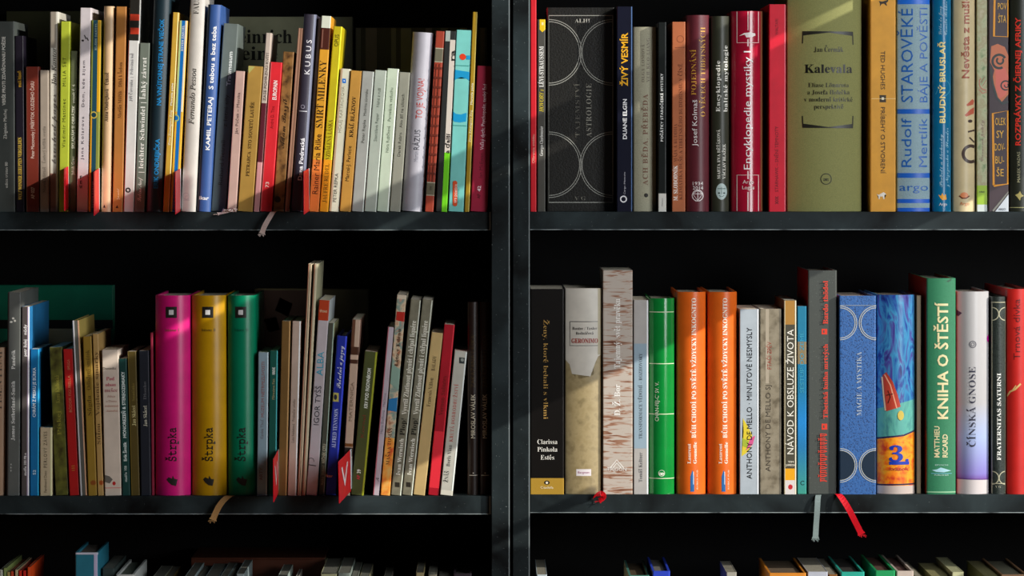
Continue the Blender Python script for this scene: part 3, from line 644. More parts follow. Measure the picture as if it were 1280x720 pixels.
B('ml', 438.6, 454.8, 456, 440, '4A5028', 'dark olive green book with white capitals and a lime edge', [('KRV POD FIGOVNÍKOM', 'b', 'EEF0E4', 'u', .5, 511, 461, 4.4), ('Kornel', 's', '7A3A28', 'u', .45, 548, 520, 4), ('39', 'b', 'E8ECE0', 'u', .45, 593, 588, 4.6), ('AP', 'b', 'C03040', 'u', .45, 601, 595, 4)], [('strip', .86, 1, 440, 620, '9AA024')], side='6A6A24', d=.15)
B('ml', 466, 474.6, 485, 409, 'C0B4BC', 'slim lilac-white book beside a gap', [('Mária Štefková   Máčkine', 's', '7A7080', 'u', .5, 543, 492, 2.8), ('A', 'i', K_, 'u', .5, 603, 598, 4)], [('strip', 0, .2, 409, 620, 'C87A8A')])
B('ml', 475.6, 487.6, 496.4, 369, 'C89A80', 'book with a colourful watercolour spine fading to orange', [('MAŠA A TOMÁŠ', 'r', '4A2A1C', 'u', .5, 582, 536, 4.4), ('Léto v Edenu', 'R', '4A3424', 'u', .55, 458, 411, 4)],
  [('band', 369, 374, 'D8C8B0'), ('poly', [(496, 390), (509, 390), (507, 402), (495, 401)], 'B8281C'), ('poly', [(486, 500), (497, 497), (497, 515), (484, 514)], '2A78B0'), ('poly', [(490, 455), (501, 462), (499, 488), (487, 480)], '8AA898'), ('band', 548, 620, ('mottle', 'D8502A', 'F0A040', 'E8C070'))], kind='mottle', cols=('A86A4A', 'D8C0A0', '7A9A90', 'D89A80'), page='E8D8C0')
for x0, x1, xt, lab in ((488.6, 501.6, 513.6, 'greyish beige book, left of a matching pair with white serif lettering'), (502.6, 515.6, 528.4, 'greyish beige book, right of a matching pair with white serif lettering')):
    B('ml', x0, x1, xt, 374.5, '7E7A66', lab, [('Ivan Wernisch', 'R', 'F0EEDF', 'u', .5, 595, 549, 5), ('Plop!', 'R', '1E1C14', 'u', .5, 545, 524, 6), ('Vyvrtil Zlatinout plynút i chřpal liquére', 'R', 'EDEADA', 'u', .5, 519, 401, 6)], [('rect', x0 + 5, 604, x0 + 11, 610, '2E2A22'), ('strip', .9, 1, 375, 620, 'D8DCCC')], kind='mottle', cols=('6E6A58', '8A8672'))
B('ml', 516.6, 534, 539.6, 416, 'C8AC74', 'plain tan-cream book with small dark lettering', [('François Villon', 'r', '4A3A22', 'u', .45, 509, 473, 4.6), ('BALADY', 'r', '4A3A22', 'u', .5, 464, 445, 4.6)])
B('ml', 535, 548.6, 555.4, 406, 'B01426', 'red book with sunlight painted on its lower third', [('Vernon Subutex', 'r', '7A1A18', 'u', .5, 520, 470, 5)], [('band', 540, 611, 'E8303E'), ('strip', .86, 1, 406, 540, 'D82A3A')], dep=.005)  # brighter band paints the sun falling on the lower spine
B('ml', 550, 567, 568.4, 439, 'C4C2B6', 'pale grey book with a small dark square near its head', [('KRUTÁ DOBRODRUŽSTVÍ', 'r', 'C05A50', 'u', .45, 553, 481, 4.2, .06), ('Boris Vian', 'r', '4A4A48', 'u', .42, 584, 557, 4.4), ('ŽNÁŠ', 'r', '4A4A48', 'u', .4, 604, 590, 4.4)], [('rect', 574, 447, 581.5, 454.5, '3A4040'), ('disc', 578, 450, 2, 2, '9AA098'), ('strip', .88, 1, 440, 620, 'E8EEE8'), ('band', 614, 620, 'D8D4C4')], dep=.003)
for x0, x1, lab in ((584.6, 598.4, 'dark brown book, left of a matching dim pair by the post'), (599.4, 612.6, 'dark brown book, right of a matching dim pair by the post')):
    B('ml', x0, x1, x0, 379, '241711', lab, [('MIROSLAV VÁLEK', 's', 'D8CDB4', 'u', .5, 549, 494, 5.2), ('ZAKÁZANÁ LÁSKA', 's', '4A3A22', 'u', .5, 486, 420, 5.6)], [('line', [(x0 + 2, 595.5), (x0 + 12.4, 595.5)], .8, 'D8D0C0'), ('disc', x0 + 7, 592.6, .8, .8, 'D8D0C0'), ('strip', 0, .1, 379, 620, '3E2416')], rnd=.002, dep=.012, hard=True)

# ---- upper right
B('ur', 663, 670.8, 663, -8, 'D81F2C', 'thin bright red book against the post in the top right row', [('Olbramia zmätku', 's', 'F0B0A0', 'u', .5, 204, 168, 3.4)])
B('ur', 671.8, 682, 671.8, 24.5, '4E4C46', 'slim dark grey book with a yellow flag at its head', [('HOVORY s', 'i', 'E8D030', 'u', .5, 140, 112, 5), ('LÉVI-STRAUSSEM', 'R', 'F2F0EA', 'u', .5, 109, 58, 5.4), ('Georges Charbonnier', 'R', 'E8E6DE', 'u', .5, 195, 158, 4)], [('poly', [(674.5, 24.5), (681.6, 24.5), (681.6, 37), (678, 40.5), (674.5, 37)], 'F0C81E'), ('rect', 677, 28, 679.4, 31.5, 'FFF0B0')])
fr = '9A9A92'
ast = B('ur', 683.8, 768.4, 683.8, 10, '2B2A26', 'very thick black leather volume with silver rings on its spine', [('ASTROLOGIE', 'r', '8A887E', 'u', .62, 172, 105, 6.5, .06), ('TAJEMSTVÍ', 'r', '55534C', 'u', .45, 172, 105, 5.6, .08), ('ALHI', 'r', 'B8B6AC', 'h', 728, 26.5, 19, 4.6), ('V G', 'r', '77756A', 'h', 725, 248.5, 14, 4.6)],
  [('line', [(686, 253.5), (766.4, 253.5)], 1.1, fr), ('line', [(766, 20), (766, 253.5)], .9, fr), ('line', [(686, 20), (766.4, 20)], .9, fr), ('line', [(686, 20), (686, 253.5)], .8, '6A6A64')]
  + [('arc', cx, cy, r, .9, a0, a1, fr) for cx, a0, a1 in ((686, -90, 90), (766, 90, 270)) for cy in (66, 206.5) for r in (38.4, 41)], hard=True, kind='leather', cols=('0D0C0B', '1E1D1A'), rough=.34, dep=.026, d=.2, rnd=.0, spec=.7)
B('ur', 771, 790.6, 771, 8.3, '121426', 'navy-black book with big yellow capitals', [('ŽIVÝ VESMÍR', 'b', 'F0B01E', 'u', .5, 108, 41, 8), ('DUANE ELGIN', 'b', 'F2F2F4', 'u', .52, 174, 124, 5), ('Cargo Moment', 's', 'C8C8D0', 'u', .5, 243, 215, 2)], [('ring', 779.4, 249, 3.6, 1.5, 'E8E8EC'), ('strip', .93, 1, 8.5, 264, '3A5A8A')], dep=.001, rough=.3)
B('ur', 791.6, 821, 791.6, 34, 'A8A48C', 'grey-beige book with spaced brown capitals', [('ACH BĚDA, PŘEBĚDA', 'R', '7A5A48', 'u', .52, 232, 118, 6, .08), ('OLGA LOMOVÁ', 'r', '6A5E50', 'u', .42, 103, 56, 3.6, .1), ('YEH KUO-LIANG', 'r', '6A5E50', 'u', .64, 103, 48, 3.6, .1)], [('disc', 807.6, 244.5, 2.6, 2.6, '2A2620')], dep=.014, kind='cloth', rnd=.002, hard=True)
B('ur', 822.8, 833.2, 822.8, 28, '151918', 'thin black book with tiny white capitals and a white foot label', [('POČÁTKY STAROČESKÉ MYSTIKY', 'b', 'F0F0EC', 'u', .45, 177, 92, 3.2, .1), ('Malvern', 's', '6A6A6A', 'u', .5, 258, 248, 2)], [('band', 242, 264.6, 'D8D6CE')], rough=.3, dep=.003)
B('ur', 840, 857, 840, 27.5, 'B4663E', 'copper-brown book with white name lettering low down', [('M. SLOBODNÍK', 'R', 'F8F0E8', 'u', .26, 251, 207, 5), ('MÁJA A BUDDHA', 'r', '6A3018', 'u', .26, 203, 155, 4), ('KLIMATIKA DUŠE A TIBETSKÉHO BUDDHISMU V ČÍNĚ', 'r', '6A3018', 'u', .66, 250, 80, 4.2)], [('ring', 850.4, 49, 4.2, .7, '8A4A2C'), ('line', [(844, 59.5), (857, 59.5)], .8, '8A4A2C')], dep=.005)
B('ur', 858, 887, 858, 19, '62262F', 'maroon book with gold capitals and a white net-like emblem', [('POJEDNÁNÍ', 'r', 'D8A040', 'u', .32, 119, 62, 5.8), ('O VĚCECH TIBETSKÝCH', 'r', 'D8A040', 'u', .72, 146, 34, 5.8), ('Josef Kolmaš', 's', 'F4EDEA', 'u', .36, 183, 125, 6), ('1934', 's', 'F0E6E4', 'h', 872.5, 229.5, 13, 4.2), ('2014', 's', 'F0E6E4', 'h', 872.5, 235, 13, 4.2)],
  [('ring', 872.2, 244.6, 6.8, 1.0, 'F0E6E4'), ('line', [(865.6, 242.5), (878.8, 242.5)], .8, 'F0E6E4'), ('line', [(872.2, 238), (866, 242.5), (872.2, 251), (878.4, 242.5), (872.2, 238)], .8, 'F0E6E4'), ('line', [(872.2, 238), (872.2, 251)], .7, 'F0E6E4')], rnd=.004, hard=True, dep=.003)
B('ur', 888.8, 912, 888.8, 20.3, '343629', 'dark green-black book with white lettering and an oval face emblem', [('Encyklopedie', 'R', 'F0EEE4', 'u', .38, 140, 76, 5, .05), ('baltské mytologie', 'R', 'F0EEE4', 'u', .80, 140, 57, 5, .05), ('MARTA EVA BĚŤÁKOVÁ', 'R', 'E0DED2', 'u', .42, 224, 162, 3.6), ('VÁCLAV BLAŽEK', 'R', 'E0DED2', 'u', .72, 224, 180, 3.6)],
  [('disc', 902, 239.6, 7, 10.2, 'B4C6C4'), ('line', [(897, 236), (907, 236)], 1, '55706C'), ('line', [(902, 234), (902, 243)], .8, '55706C'), ('disc', 898.8, 241.5, 1.4, .9, '2A403C'), ('disc', 905.2, 241.5, 1.4, .9, '2A403C'), ('arc', 902, 242.5, 3.4, .7, 30, 150, '55706C')], rnd=.004, hard=True, dep=.004)
wl = 'F2D8D4'
B('ur', 914, 954.4, 914, 14, 'A81430', 'thick glossy dark red book with a white framed title', [('Encyklopedie mystiky I', 's', 'FBF4F2', 'u', .5, 212, 64, 8.5), ('Argo', 's', 'F4DCD8', 'h', 935.4, 227.5, 14, 4.4), ('Logos', 's', 'F4DCD8', 'h', 935.4, 234.5, 15, 4.4)],
  [('line', [(921.5, 14.5), (921.5, 53.5), (948.5, 53.5), (948.5, 14.5)], 1, wl), ('line', [(935, 14.5), (935, 38)], 1, wl), ('line', [(935, 49), (935, 58)], 1.6, wl), ('poly', [(924, 45), (930, 41.5), (938, 40.6), (944, 42), (944.6, 44.6), (940, 46.6), (933, 47), (936, 44.4), (931, 43.4)], 'F4E8E4'),
   ('line', [(921.5, 264), (921.5, 219), (948.5, 219), (948.5, 264)], 1, wl), ('line', [(935, 214), (935, 224)], 1.6, wl), ('line', [(935, 240), (935, 264)], 1.6, wl), ('strip', .93, 1, 14, 264, '8E5A3A')], rnd=.006, hard=True, rough=.16, spec=.7, dep=.004)
B('ur', 961.4, 982.4, 961.4, 5.5, 'E01A34', 'bright scarlet book with faint dark capitals', [('STARHAWK – SNĚNÍ TEMNOTY', 's', '7A1420', 'u', .46, 240, 158, 4), ('WALTARI', 's', '8A1824', 'u', .46, 44, 24, 3.6)], [('line', [(969, 246), (973, 249), (969, 252), (973, 255)], 1.2, '7A1420'), ('line', [(973, 246), (969, 249), (973, 252), (969, 255)], 1.2, '7A1420'), ('strip', .93, 1, 6, 264, 'F06070')], dep=.001)
kb = '23221A'
B('ur', 984.6, 1078.6, 984.6, -10, '8A8A52', 'very thick olive linen book with black bracket ornaments', [('Jan Čermák', 'r', kb, 'h', 1036, 62, 37, 6), ('Kalevala', 'R', '15140E', 'h', 1036, 86, 60, 10.5), ('Eliase Lönnrota', 'r', kb, 'h', 1036, 106.5, 51, 5.4), ('a Josefa Holečka', 'r', kb, 'h', 1036, 115.5, 53, 5.4), ('v moderní kritické', 'r', kb, 'h', 1036, 124.5, 61, 5.4), ('perspektivě', 'r', kb, 'h', 1036, 133.5, 37, 5.4), ('æ', 'R', kb, 'h', 1032.6, 224, 7, 4.4)],
  [('poly', [(1003.4, 39), (1067, 39.6), (1067, 45), (1036, 41), (1003.4, 44.6)], kb), ('line', [(1004, 39), (1003.4, 54.5)], 1.4, kb), ('line', [(1066.4, 40), (1067, 56)], 1.4, kb),
   ('poly', [(1003.4, 160), (1067, 160.6), (1067, 155), (1036, 159), (1003.4, 154.6)], kb), ('line', [(1004, 160), (1003.4, 145)], 1.4, kb), ('line', [(1066.4, 160), (1067, 145)], 1.4, kb), ('ring', 1032.6, 224, 6.6, .9, kb)], rnd=.007, hard=True, kind='cloth', dep=.006, d=.2)
B('ur', 1087.4, 1120, 1087.4, -10, 'E2A030', 'orange-yellow book with black capitals reading downward', [('TED HUGHES', 's', '2A2010', 'd', .5, 64, 112, 5.4), ('PRÍBEHY O STVORENÍ', 's', '2A2010', 'd', .5, 134, 217, 5.4)],
  [('rect', 1099.4, 119, 1107.6, 128, '3A2E18'), ('rect', 1102, 121.8, 1105, 125, 'F0E8D8'), ('line', [(1088, 123.5), (1120, 123.5)], .6, 'F4D890'),
   ('poly', [(1098.6, 1.5), (1103, 2.2), (1108, .5), (1111, -1.5), (1110, 2), (1107.6, 4), (1109, 7.4), (1107.4, 7), (1105.4, 4.6), (1102, 5.2), (1099.8, 8.4), (1100, 5)], '2A1E10'),
   ('poly', [(1096, 242.6), (1098.6, 243.8), (1101, 242), (1104.5, 240.4), (1108, 243), (1105.6, 244), (1105.6, 249), (1104.2, 249), (1103.2, 245.6), (1100, 246), (1099.6, 249), (1098.4, 249), (1098, 245.6)], 'F4ECDC'), ('strip', 0, .06, -10, 264, 'C08020')], dep=.003)
st = '1E62B4'
B('ur', 1121.6, 1163.4, 1121.6, -10, '92AEB8', 'broad pale blue-grey book with large blue capitals and bands', [('STAROVĚKÉ', 's', st, 'u', .30, 128, 11, 14), ('BÁJE A POVĚSTI', 's', st, 'u', .80, 128, 10, 10), ('Rudolf', 's', st, 'u', .28, 209, 148, 12), ('Mertlík', 's', st, 'u', .78, 209, 148, 10.5), ('argo', 's', st, 'h', 1142.6, 234, 36, 9.4)],
  [('band', -10, 5.4, '1F6CD8'), ('band', 136.5, 142.5, '1F62C4'), ('band', 216.5, 222.5, '1F62C4'), ('band', 249, 254, '1F62D0'), ('band', 260, 264.6, '1F62D0')], rnd=.003, hard=True, dep=.004, kind='cloth', rough=.6)
B('ur', 1166.4, 1190, 1166.4, -10, '0E6E9A', 'teal blue book with yellow capitals and a small orange crown', [('BLUDNÝ BRUSLAŘ', 'b', 'EEDC8A', 'u', .5, 154, 52, 7), ('Lidka da Jong', 'c', '9CC8DC', 'u', .38, 44, 8, 3.6), ('Camila Rekker', 'c', '9CC8DC', 'u', .68, 44, 2, 3.6), ('Pověsti a báchorky', 'c', 'A8D4E6', 'u', .42, 234, 168, 3.6), ('z Nizozemska a Flander', 'c', 'A8D4E6', 'u', .75, 234, 160, 3.6), ('Argo', 's', 'F0F0F0', 'h', 1179, 255.4, 10, 3.4)],
  [('poly', [(1173, 243), (1176, 245), (1178, 241.6), (1180, 245), (1182.6, 243), (1183.4, 249.6), (1178, 250.4), (1175.4, 247.6)], 'F0A82A'), ('arc', 1177, 110, 11, .8, -60, 80, '3A98BC'), ('line', [(1170, 118), (1178, 96)], .7, '3A98BC')], rnd=.004, hard=True, dep=.003, rough=.25)
B('ur', 1191.6, 1220, 1191.6, -10, 'D2C096', 'cream book with red-brown lettering and dark painted figures', [('Nevěsta z mušle', 'b', 'A4583E', 'u', .55, 98, -6, 9), ('Argo', 's', 'D8875A', 'h', 1206, 254.5, 12, 4)],
  [('arc', 1214, 192.6, 10, 4, 60, 300, '4A3A34'), ('poly', [(1208, 131), (1216, 124), (1218.6, 126), (1217, 131), (1209, 133)], 'C0604A'), ('poly', [(1206, 144), (1213, 137), (1218.6, 134), (1218, 142), (1208, 146)], 'C0604A'), ('disc', 1213, 151.6, 3, 2, '4A3A34'), ('line', [(1210, 165), (1219, 163)], 2.2, '4A3A34'), ('line', [(1212, 172), (1218.6, 178)], 2, '4A3A34'), ('disc', 1205.4, 244.6, 5, 4, 'E08A5A'), ('line', [(1199, 245), (1203, 248), (1208, 248), (1212, 245)], 1.4, '6A2A1C')], rnd=.004, hard=True, dep=.005)
B('ur', 1221, 1234.6, 1221, -10, 'A4AC84', 'slim map-patterned green book with a lime foot', [('Čarovné prúty', 'c', 'A08A78', 'u', .5, 202, 150, 3.6), ('AÁDÁ', 'b', '4A5A3A', 'h', 1227.4, 240, 7, 1.6)],
  [('band', 232, 256, '9CC034'), ('band', 256, 264.6, 'D0D8D4'), ('arc', 1233, 104, 9, 1.2, 90, 220, 'C0705A'), ('line', [(1224, 112), (1228, 117), (1233, 115)], 1, 'C0705A'), ('line', [(1226, 104), (1231, 96)], .7, 'B06A58'), ('line', [(1228, 108), (1233, 100)], .7, 'B06A58')], kind='mottle', cols=('7E9468', 'B4B890', 'A8A07A', 'C0B898'), dep=.007)
yl = 'E8980E'
B('ur', 1235.6, 1261, 1235.6, -10, '3E2E34', 'painted dark book with orange spirals and two yellow-framed panels', [('ŠTA', 's', 'E8B040', 'h', 1252.6, 24, 10, 9), ('POV', 's', 'E8B040', 'h', 1252.6, 8, 11, 8), ('OLEK', 's', 'E8B040', 'h', 1250.4, 152, 13, 9), ('SY', 's', 'E8B040', 'h', 1250, 168, 9, 9), ('DOV-', 's', 'E8B040', 'h', 1249.6, 184, 13, 9), ('BU-', 's', 'E8B040', 'h', 1249.6, 200, 11, 9), ('ŠE', 's', 'E8B040', 'h', 1250, 216, 9, 9), ('ARGO', 'b', '2A3038', 'h', 1252.4, 261.6, 9, 2.6)],
  [('poly', [(1239, 58), (1247, 55), (1256, 59), (1261, 70), (1260.6, 118), (1252, 128), (1244, 118), (1240, 100), (1243, 88), (1237.6, 78)], 'C8704A'), ('poly', [(1244, 88), (1256, 84), (1260.6, 96), (1258, 118), (1250, 124), (1245, 112)], 'D86A5A'),
   ('arc', 1249, 77, 8.4, 3, 60, 330, '26302E'), ('arc', 1250, 76, 4, 2.4, -40, 230, '26302E'), ('arc', 1257, 107, 5.6, 1.8, 60, 330, '26302E'), ('arc', 1258, 107, 2.4, 1.4, -60, 200, '26302E'), ('line', [(1238, 84), (1241, 105), (1246, 122), (1253, 130), (1260.6, 127)], 2.6, '2E3A38'),
   ('line', [(1243.4, -10), (1242.4, 45.4), (1260.4, 46.2), (1260.4, -10)], 2.6, yl), ('line', [(1242, 232), (1241, 142), (1260, 138.6), (1260, 230), (1242, 232.6)], 2.6, yl), ('poly', [(1244, 264.6), (1261, 243), (1261, 264.6)], 'C4CCD4'), ('line', [(1241, 264), (1251, 252), (1261, 240)], 2.2, '7A7A72')], dep=.004)
B('ur', 1262.4, 1292, 1262.4, -10, '23261C', 'black-green book with red capitals at the right edge of the top row', [('ROZPRÁVKY Z ČIERNEJ AFRIKY', 'b', 'E83A2A', 'u', .34, 182, 22, 6.4), ('MAREK VADAS', 's', 'B0AC88', 'u', .37, 228, 190, 3.6)], [('line', [(1262.6, 259.6), (1290, 259.6)], .8, 'A8A470'), ('poly', [(1269, 244), (1273, 242), (1275, 239), (1277, 243), (1280, 245), (1276, 247), (1275, 251), (1272, 247)], 'A89C60')], rnd=.003, hard=True)

# ---- middle right
B('mr', 662.8, 705.2, 662.8, 361.5, '0E0B09', 'broad black book with gold script and a gold foot band', [('Ženy, ktoré behali s vlkmi', 'r', 'B08A48', 'd', .46, 400, 524, 5.4), ('Clarissa', 'r', 'F2EEE4', 'h', 684.2, 552.5, 25, 5.6), ('Pinkola', 'r', 'F2EEE4', 'h', 684.2, 562, 25, 5.6), ('Estés', 'r', 'F2EEE4', 'h', 684.2, 572, 17, 5.6), ('Citadella', 's', 'F4E8C8', 'h', 683.6, 609.6, 16, 3)],
  [('band', 598, 618.2, 'B08A30'), ('disc', 683.6, 603.6, 3.6, 2.6, '2A2418'), ('disc', 683.6, 603.8, 1.5, 1.5, 'F0E6D0')], dep=.002, rough=.35)
B('mr', 706.4, 752.4, 706.4, 361, 'D2CCC0', 'broad book of grey card over torn brown paper with a boxed red title', [('Baxter / Taxler', 'r', '3A3A3A', 'h', 731, 411, 31, 3.4), ('Bednářová', 'r', '3A3A3A', 'h', 731, 417, 22, 3.4), ('GERONIMO', 'R', 'A0281C', 'h', 731, 426.5, 33, 5.6), ('Bergman', 's', 'A04A7A', 'h', 729.6, 591, 14, 2.6)],
  [('poly', [(706.4, 618.2), (706.4, 450), (712, 456), (715, 468), (722, 474), (738, 471), (743.4, 468), (745, 452), (748, 446), (752.4, 444), (752.4, 618.2)], ('mottle', '8C7C58', 'A8966E', '9A8860')), ('line', [(712.4, 402.6), (748, 402.6), (748, 432.6), (712.4, 432.6), (712.4, 402.6)], .9, '4A4A46'), ('rect', 720.4, 587, 739, 595.4, 'E6DEE0'), ('strip', .9, 1, 361, 444, 'B8AE90')], rnd=.004, dep=.004)
dz = B('mr', 753.6, 791, 753.6, 338.4, 'D8CCC0', 'tall book patterned like peeling birch bark', [('D. Ž. Bor', 'R', 'F6F2EC', 'u', .48, 520, 481, 7.4), ('Tajemný  svět pravěku', 'R', 'F6F2EC', 'u', .48, 461, 374, 7.4), ('TRIGON', 's', 'F6F2EC', 'h', 771, 587, 24, 4)],
  [('line', [(763, 585), (771, 575.4), (779.4, 585)], 1.1, 'F6F2EC'), ('line', [(766.4, 585), (771, 579.4), (776, 585)], 1, 'F6F2EC')], kind='bark', cols=('C4B8AC', 'A87E66', '6E402C'), dep=.004)
dz.ribbons.append(([(757, 617.6, .03, 0), (754, 617.4, .0, 10), (748, 618, -.004, 40), (741, 622, -.006, 80), (746, 619, -.008, 20), (752, 616, -.009, -30), (756, 621, -.007, 30), (749, 626, -.005, 60)], .006, 'F01020'))
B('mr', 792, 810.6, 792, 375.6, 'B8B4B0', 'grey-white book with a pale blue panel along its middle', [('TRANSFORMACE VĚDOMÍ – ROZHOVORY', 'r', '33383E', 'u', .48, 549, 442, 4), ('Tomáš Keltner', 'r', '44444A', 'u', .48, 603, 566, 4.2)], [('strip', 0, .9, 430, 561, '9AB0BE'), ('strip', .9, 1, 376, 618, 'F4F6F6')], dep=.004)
B('mr', 811.6, 843.6, 811.6, 373.4, '0E8A38', 'glossy bright green book ringed by thin white lines', [('CHAN-FEJ-C’ SV. V.', 's', 'E8F2DC', 'u', .30, 527, 478, 4.6), ('æ', 'b', 'E8F2DC', 'h', 827, 592, 7, 5)], [('band', y, y + .9, 'E0ECC8') for y in (390, 454.6, 517.6, 598)] + [('ring', 827, 592, 3.8, .5, 'E8F2DC')], rnd=.005, hard=True, rough=.16, spec=.7, dep=.003)
for x0, x1, lab in ((846, 883, 'broad orange book, left of a matching pair'), (885, 922, 'broad orange book, right of a matching pair')):
    c = (x0 + x1) / 2
    B('mr', x0, x1, x0, 365.4, 'E8691C', lab, [('BŮH CHODÍ PO SVĚTĚ VŽDYCKY INKOGNITO', 'R', 'FBEEDC', 'u', .58, 548, 373, 5.4), ('Laurent', 'R', 'FBEEDC', 'u', .42, 580, 555, 4), ('Gounelle', 'R', 'FBEEDC', 'u', .62, 580, 553, 4), ('RYBKA PUB', 's', 'F8D8B8', 'u', .70, 612, 588, 1.8)],
      [('poly', [(c + 1, 588), (c + 3.4, 596), (c + 3, 606), (c + 1.8, 611), (c + 3.4, 615), (c - 1.4, 615), (c + .2, 611), (c - 1, 606), (c - 1.4, 596)], '2A6AA8'), ('rect', c + 2, 590, c + 2.7, 606, 'E8F0F6')], rnd=.005, hard=True, rough=.32, dep=.003)
B('mr', 924.6, 948.6, 924.6, 387, 'B4BEC6', 'silver-grey book with black brushed writing and a yellow-pink leaf', [('ANTHONY DE MELLO · MINUTOVÉ NESMYSLY', 's', '16181A', 'u', .52, 599, 410, 6.4)],
  [('poly', [(927, 571), (934, 566), (940.6, 556), (940, 544), (935, 534), (928.5, 523), (929.5, 540), (928, 556)], 'E2CC3A'), ('poly', [(932, 564), (941, 556), (944, 545), (938, 548)], 'D85A90'), ('poly', [(928, 548), (936, 552), (934, 560), (928, 558)], 'A8B83A'), ('strip', .92, 1, 387, 618, 'E2E8EE')], dep=.004)
B('mr', 950, 977, 950, 386.6, '857A66', 'grey-brown weathered book with faint dark and red lettering', [('ANTHONY DE MELLO SJ', 's', '463E34', 'u', .38, 590, 482, 6), ('PTAČÍ ZPĚV', 's', '9A3A2A', 'u', .44, 462, 428, 5)], [('strip', .26, .42, 387, 480, 'B0A490')], kind='mottle', cols=('6A604E', '8E8470', '9A907C'), dep=.005)
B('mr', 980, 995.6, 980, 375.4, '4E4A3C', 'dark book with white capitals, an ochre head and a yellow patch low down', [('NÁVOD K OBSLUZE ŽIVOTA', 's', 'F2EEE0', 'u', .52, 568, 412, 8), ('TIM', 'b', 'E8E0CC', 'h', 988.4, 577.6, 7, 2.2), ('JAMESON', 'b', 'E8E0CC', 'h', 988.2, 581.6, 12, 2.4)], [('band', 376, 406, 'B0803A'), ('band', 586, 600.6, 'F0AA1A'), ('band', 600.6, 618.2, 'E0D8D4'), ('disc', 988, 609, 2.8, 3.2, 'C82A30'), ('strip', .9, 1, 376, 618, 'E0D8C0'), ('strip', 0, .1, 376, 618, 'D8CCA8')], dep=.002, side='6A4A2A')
B('mr', 996.6, 1008.4, 996.6, 383.6, '1A7AA0', 'teal blue slim book with a sandy patch near its head', [('SESTUP DO ZEMĚ', 's', '3A9AB8', 'u', .5, 492, 415, 5)], [('strip', .0, 1, 428, 456, '8A7A5A'), ('arc', 1003.4, 604.6, 2.4, .8, 40, 320, '0E2A2A')], kind='grad', cols=[(0.0, '3E9A88'), (.25, '1E78B0'), (.38, '1C86D0'), (.55, '1578A4'), (1.0, '1E7A9C')], dep=.008)
tb = B('mr', 1010, 1046.4, 1010, 339, '5A5E5A', 'tall dark grey speckled book with red lettering', [('Tibetská kniha mrtvých', 'R', 'E0402E', 'u', .60, 524, 431, 5.4), ('Bardo thödol', 'R', 'E0402E', 'u', .60, 406, 352, 6)], [], kind='speckle', cols=('4A4E4A', '767C76'), side='A8142A', dep=.009, hard=True)
rd = 'E0402E'
tb.S = [('rect', 1027, 412, 1034, 419, rd), ('rect', 1027, 530.6, 1034, 538, rd), ('rect', 1029, 414, 1030.6, 417, '4A4E4A'), ('rect', 1029, 532.6, 1030.6, 536, '4A4E4A')]
yy = 603.0
for i, g in enumerate('bardothodrol'):       # the run of Tibetan-like letters: a head line at the left with hooked tails
    h_ = 4.2
    tb.S += [('line', [(1025.6, yy), (1025.6, yy - h_)], 1.3, rd), ('line', [(1025.6, yy - h_ * .25), (1030, yy - h_ * .3), (1033.6, yy - h_ * (.1 + .5 * (i % 2)))], 1.2, rd), ('line', [(1025.6, yy - h_ * .85), (1031 + (i % 3), yy - h_ * .8)], 1.0, rd)]
    if i % 3 == 1: tb.S += [('line', [(1022.6, yy - 3.4), (1024, yy - 2), (1022.6, yy - .8)], .9, rd)]
    yy -= h_ + .9
tb.ribbons.append(([(1024, 617.8, .03, 0), (1023.4, 617.9, .0, 0), (1022.4, 621, -.005, 5), (1021.4, 640, -.008, 10), (1020, 660, -.007, 5), (1019.4, 673, -.007, 5)], .0062, '8A9A98'))
sv = 'B8BCB8'
bl = B('mr', 1049, 1095.4, 1049, 370, '2A5C9A', 'thick blue grained leather volume with silver rings on its spine', [('MAGIE A MYSTIKA', 'r', 'A8B4C0', 'u', .54, 520, 440, 6)],
  [('disc', 1051, 582, 18.6, 18.6, '14283C'), ('disc', 1094, 582, 18.6, 18.6, '14283C')] + [('arc', cx, cy, r, .9, a0, a1, sv) for cx, a0, a1 in ((1050, -90, 90), (1095, 90, 270)) for cy in (582, 404) for r in (18.8, 21)] + [('line', [(1050, 382), (1095, 382)], .8, '8A98A8')], hard=True, kind='leather', cols=('0A2450', '2F62A4'), dep=.002, d=.19, spec=.6)
bl.ribbons.append(([(1048, 617.4, .03, 0), (1046.6, 617.2, .0, 0), (1050, 619, -.006, 0), (1060, 634, -.012, 10), (1069, 652, -.013, 15), (1077, 668, -.012, 10)], .0068, 'E00A22'))
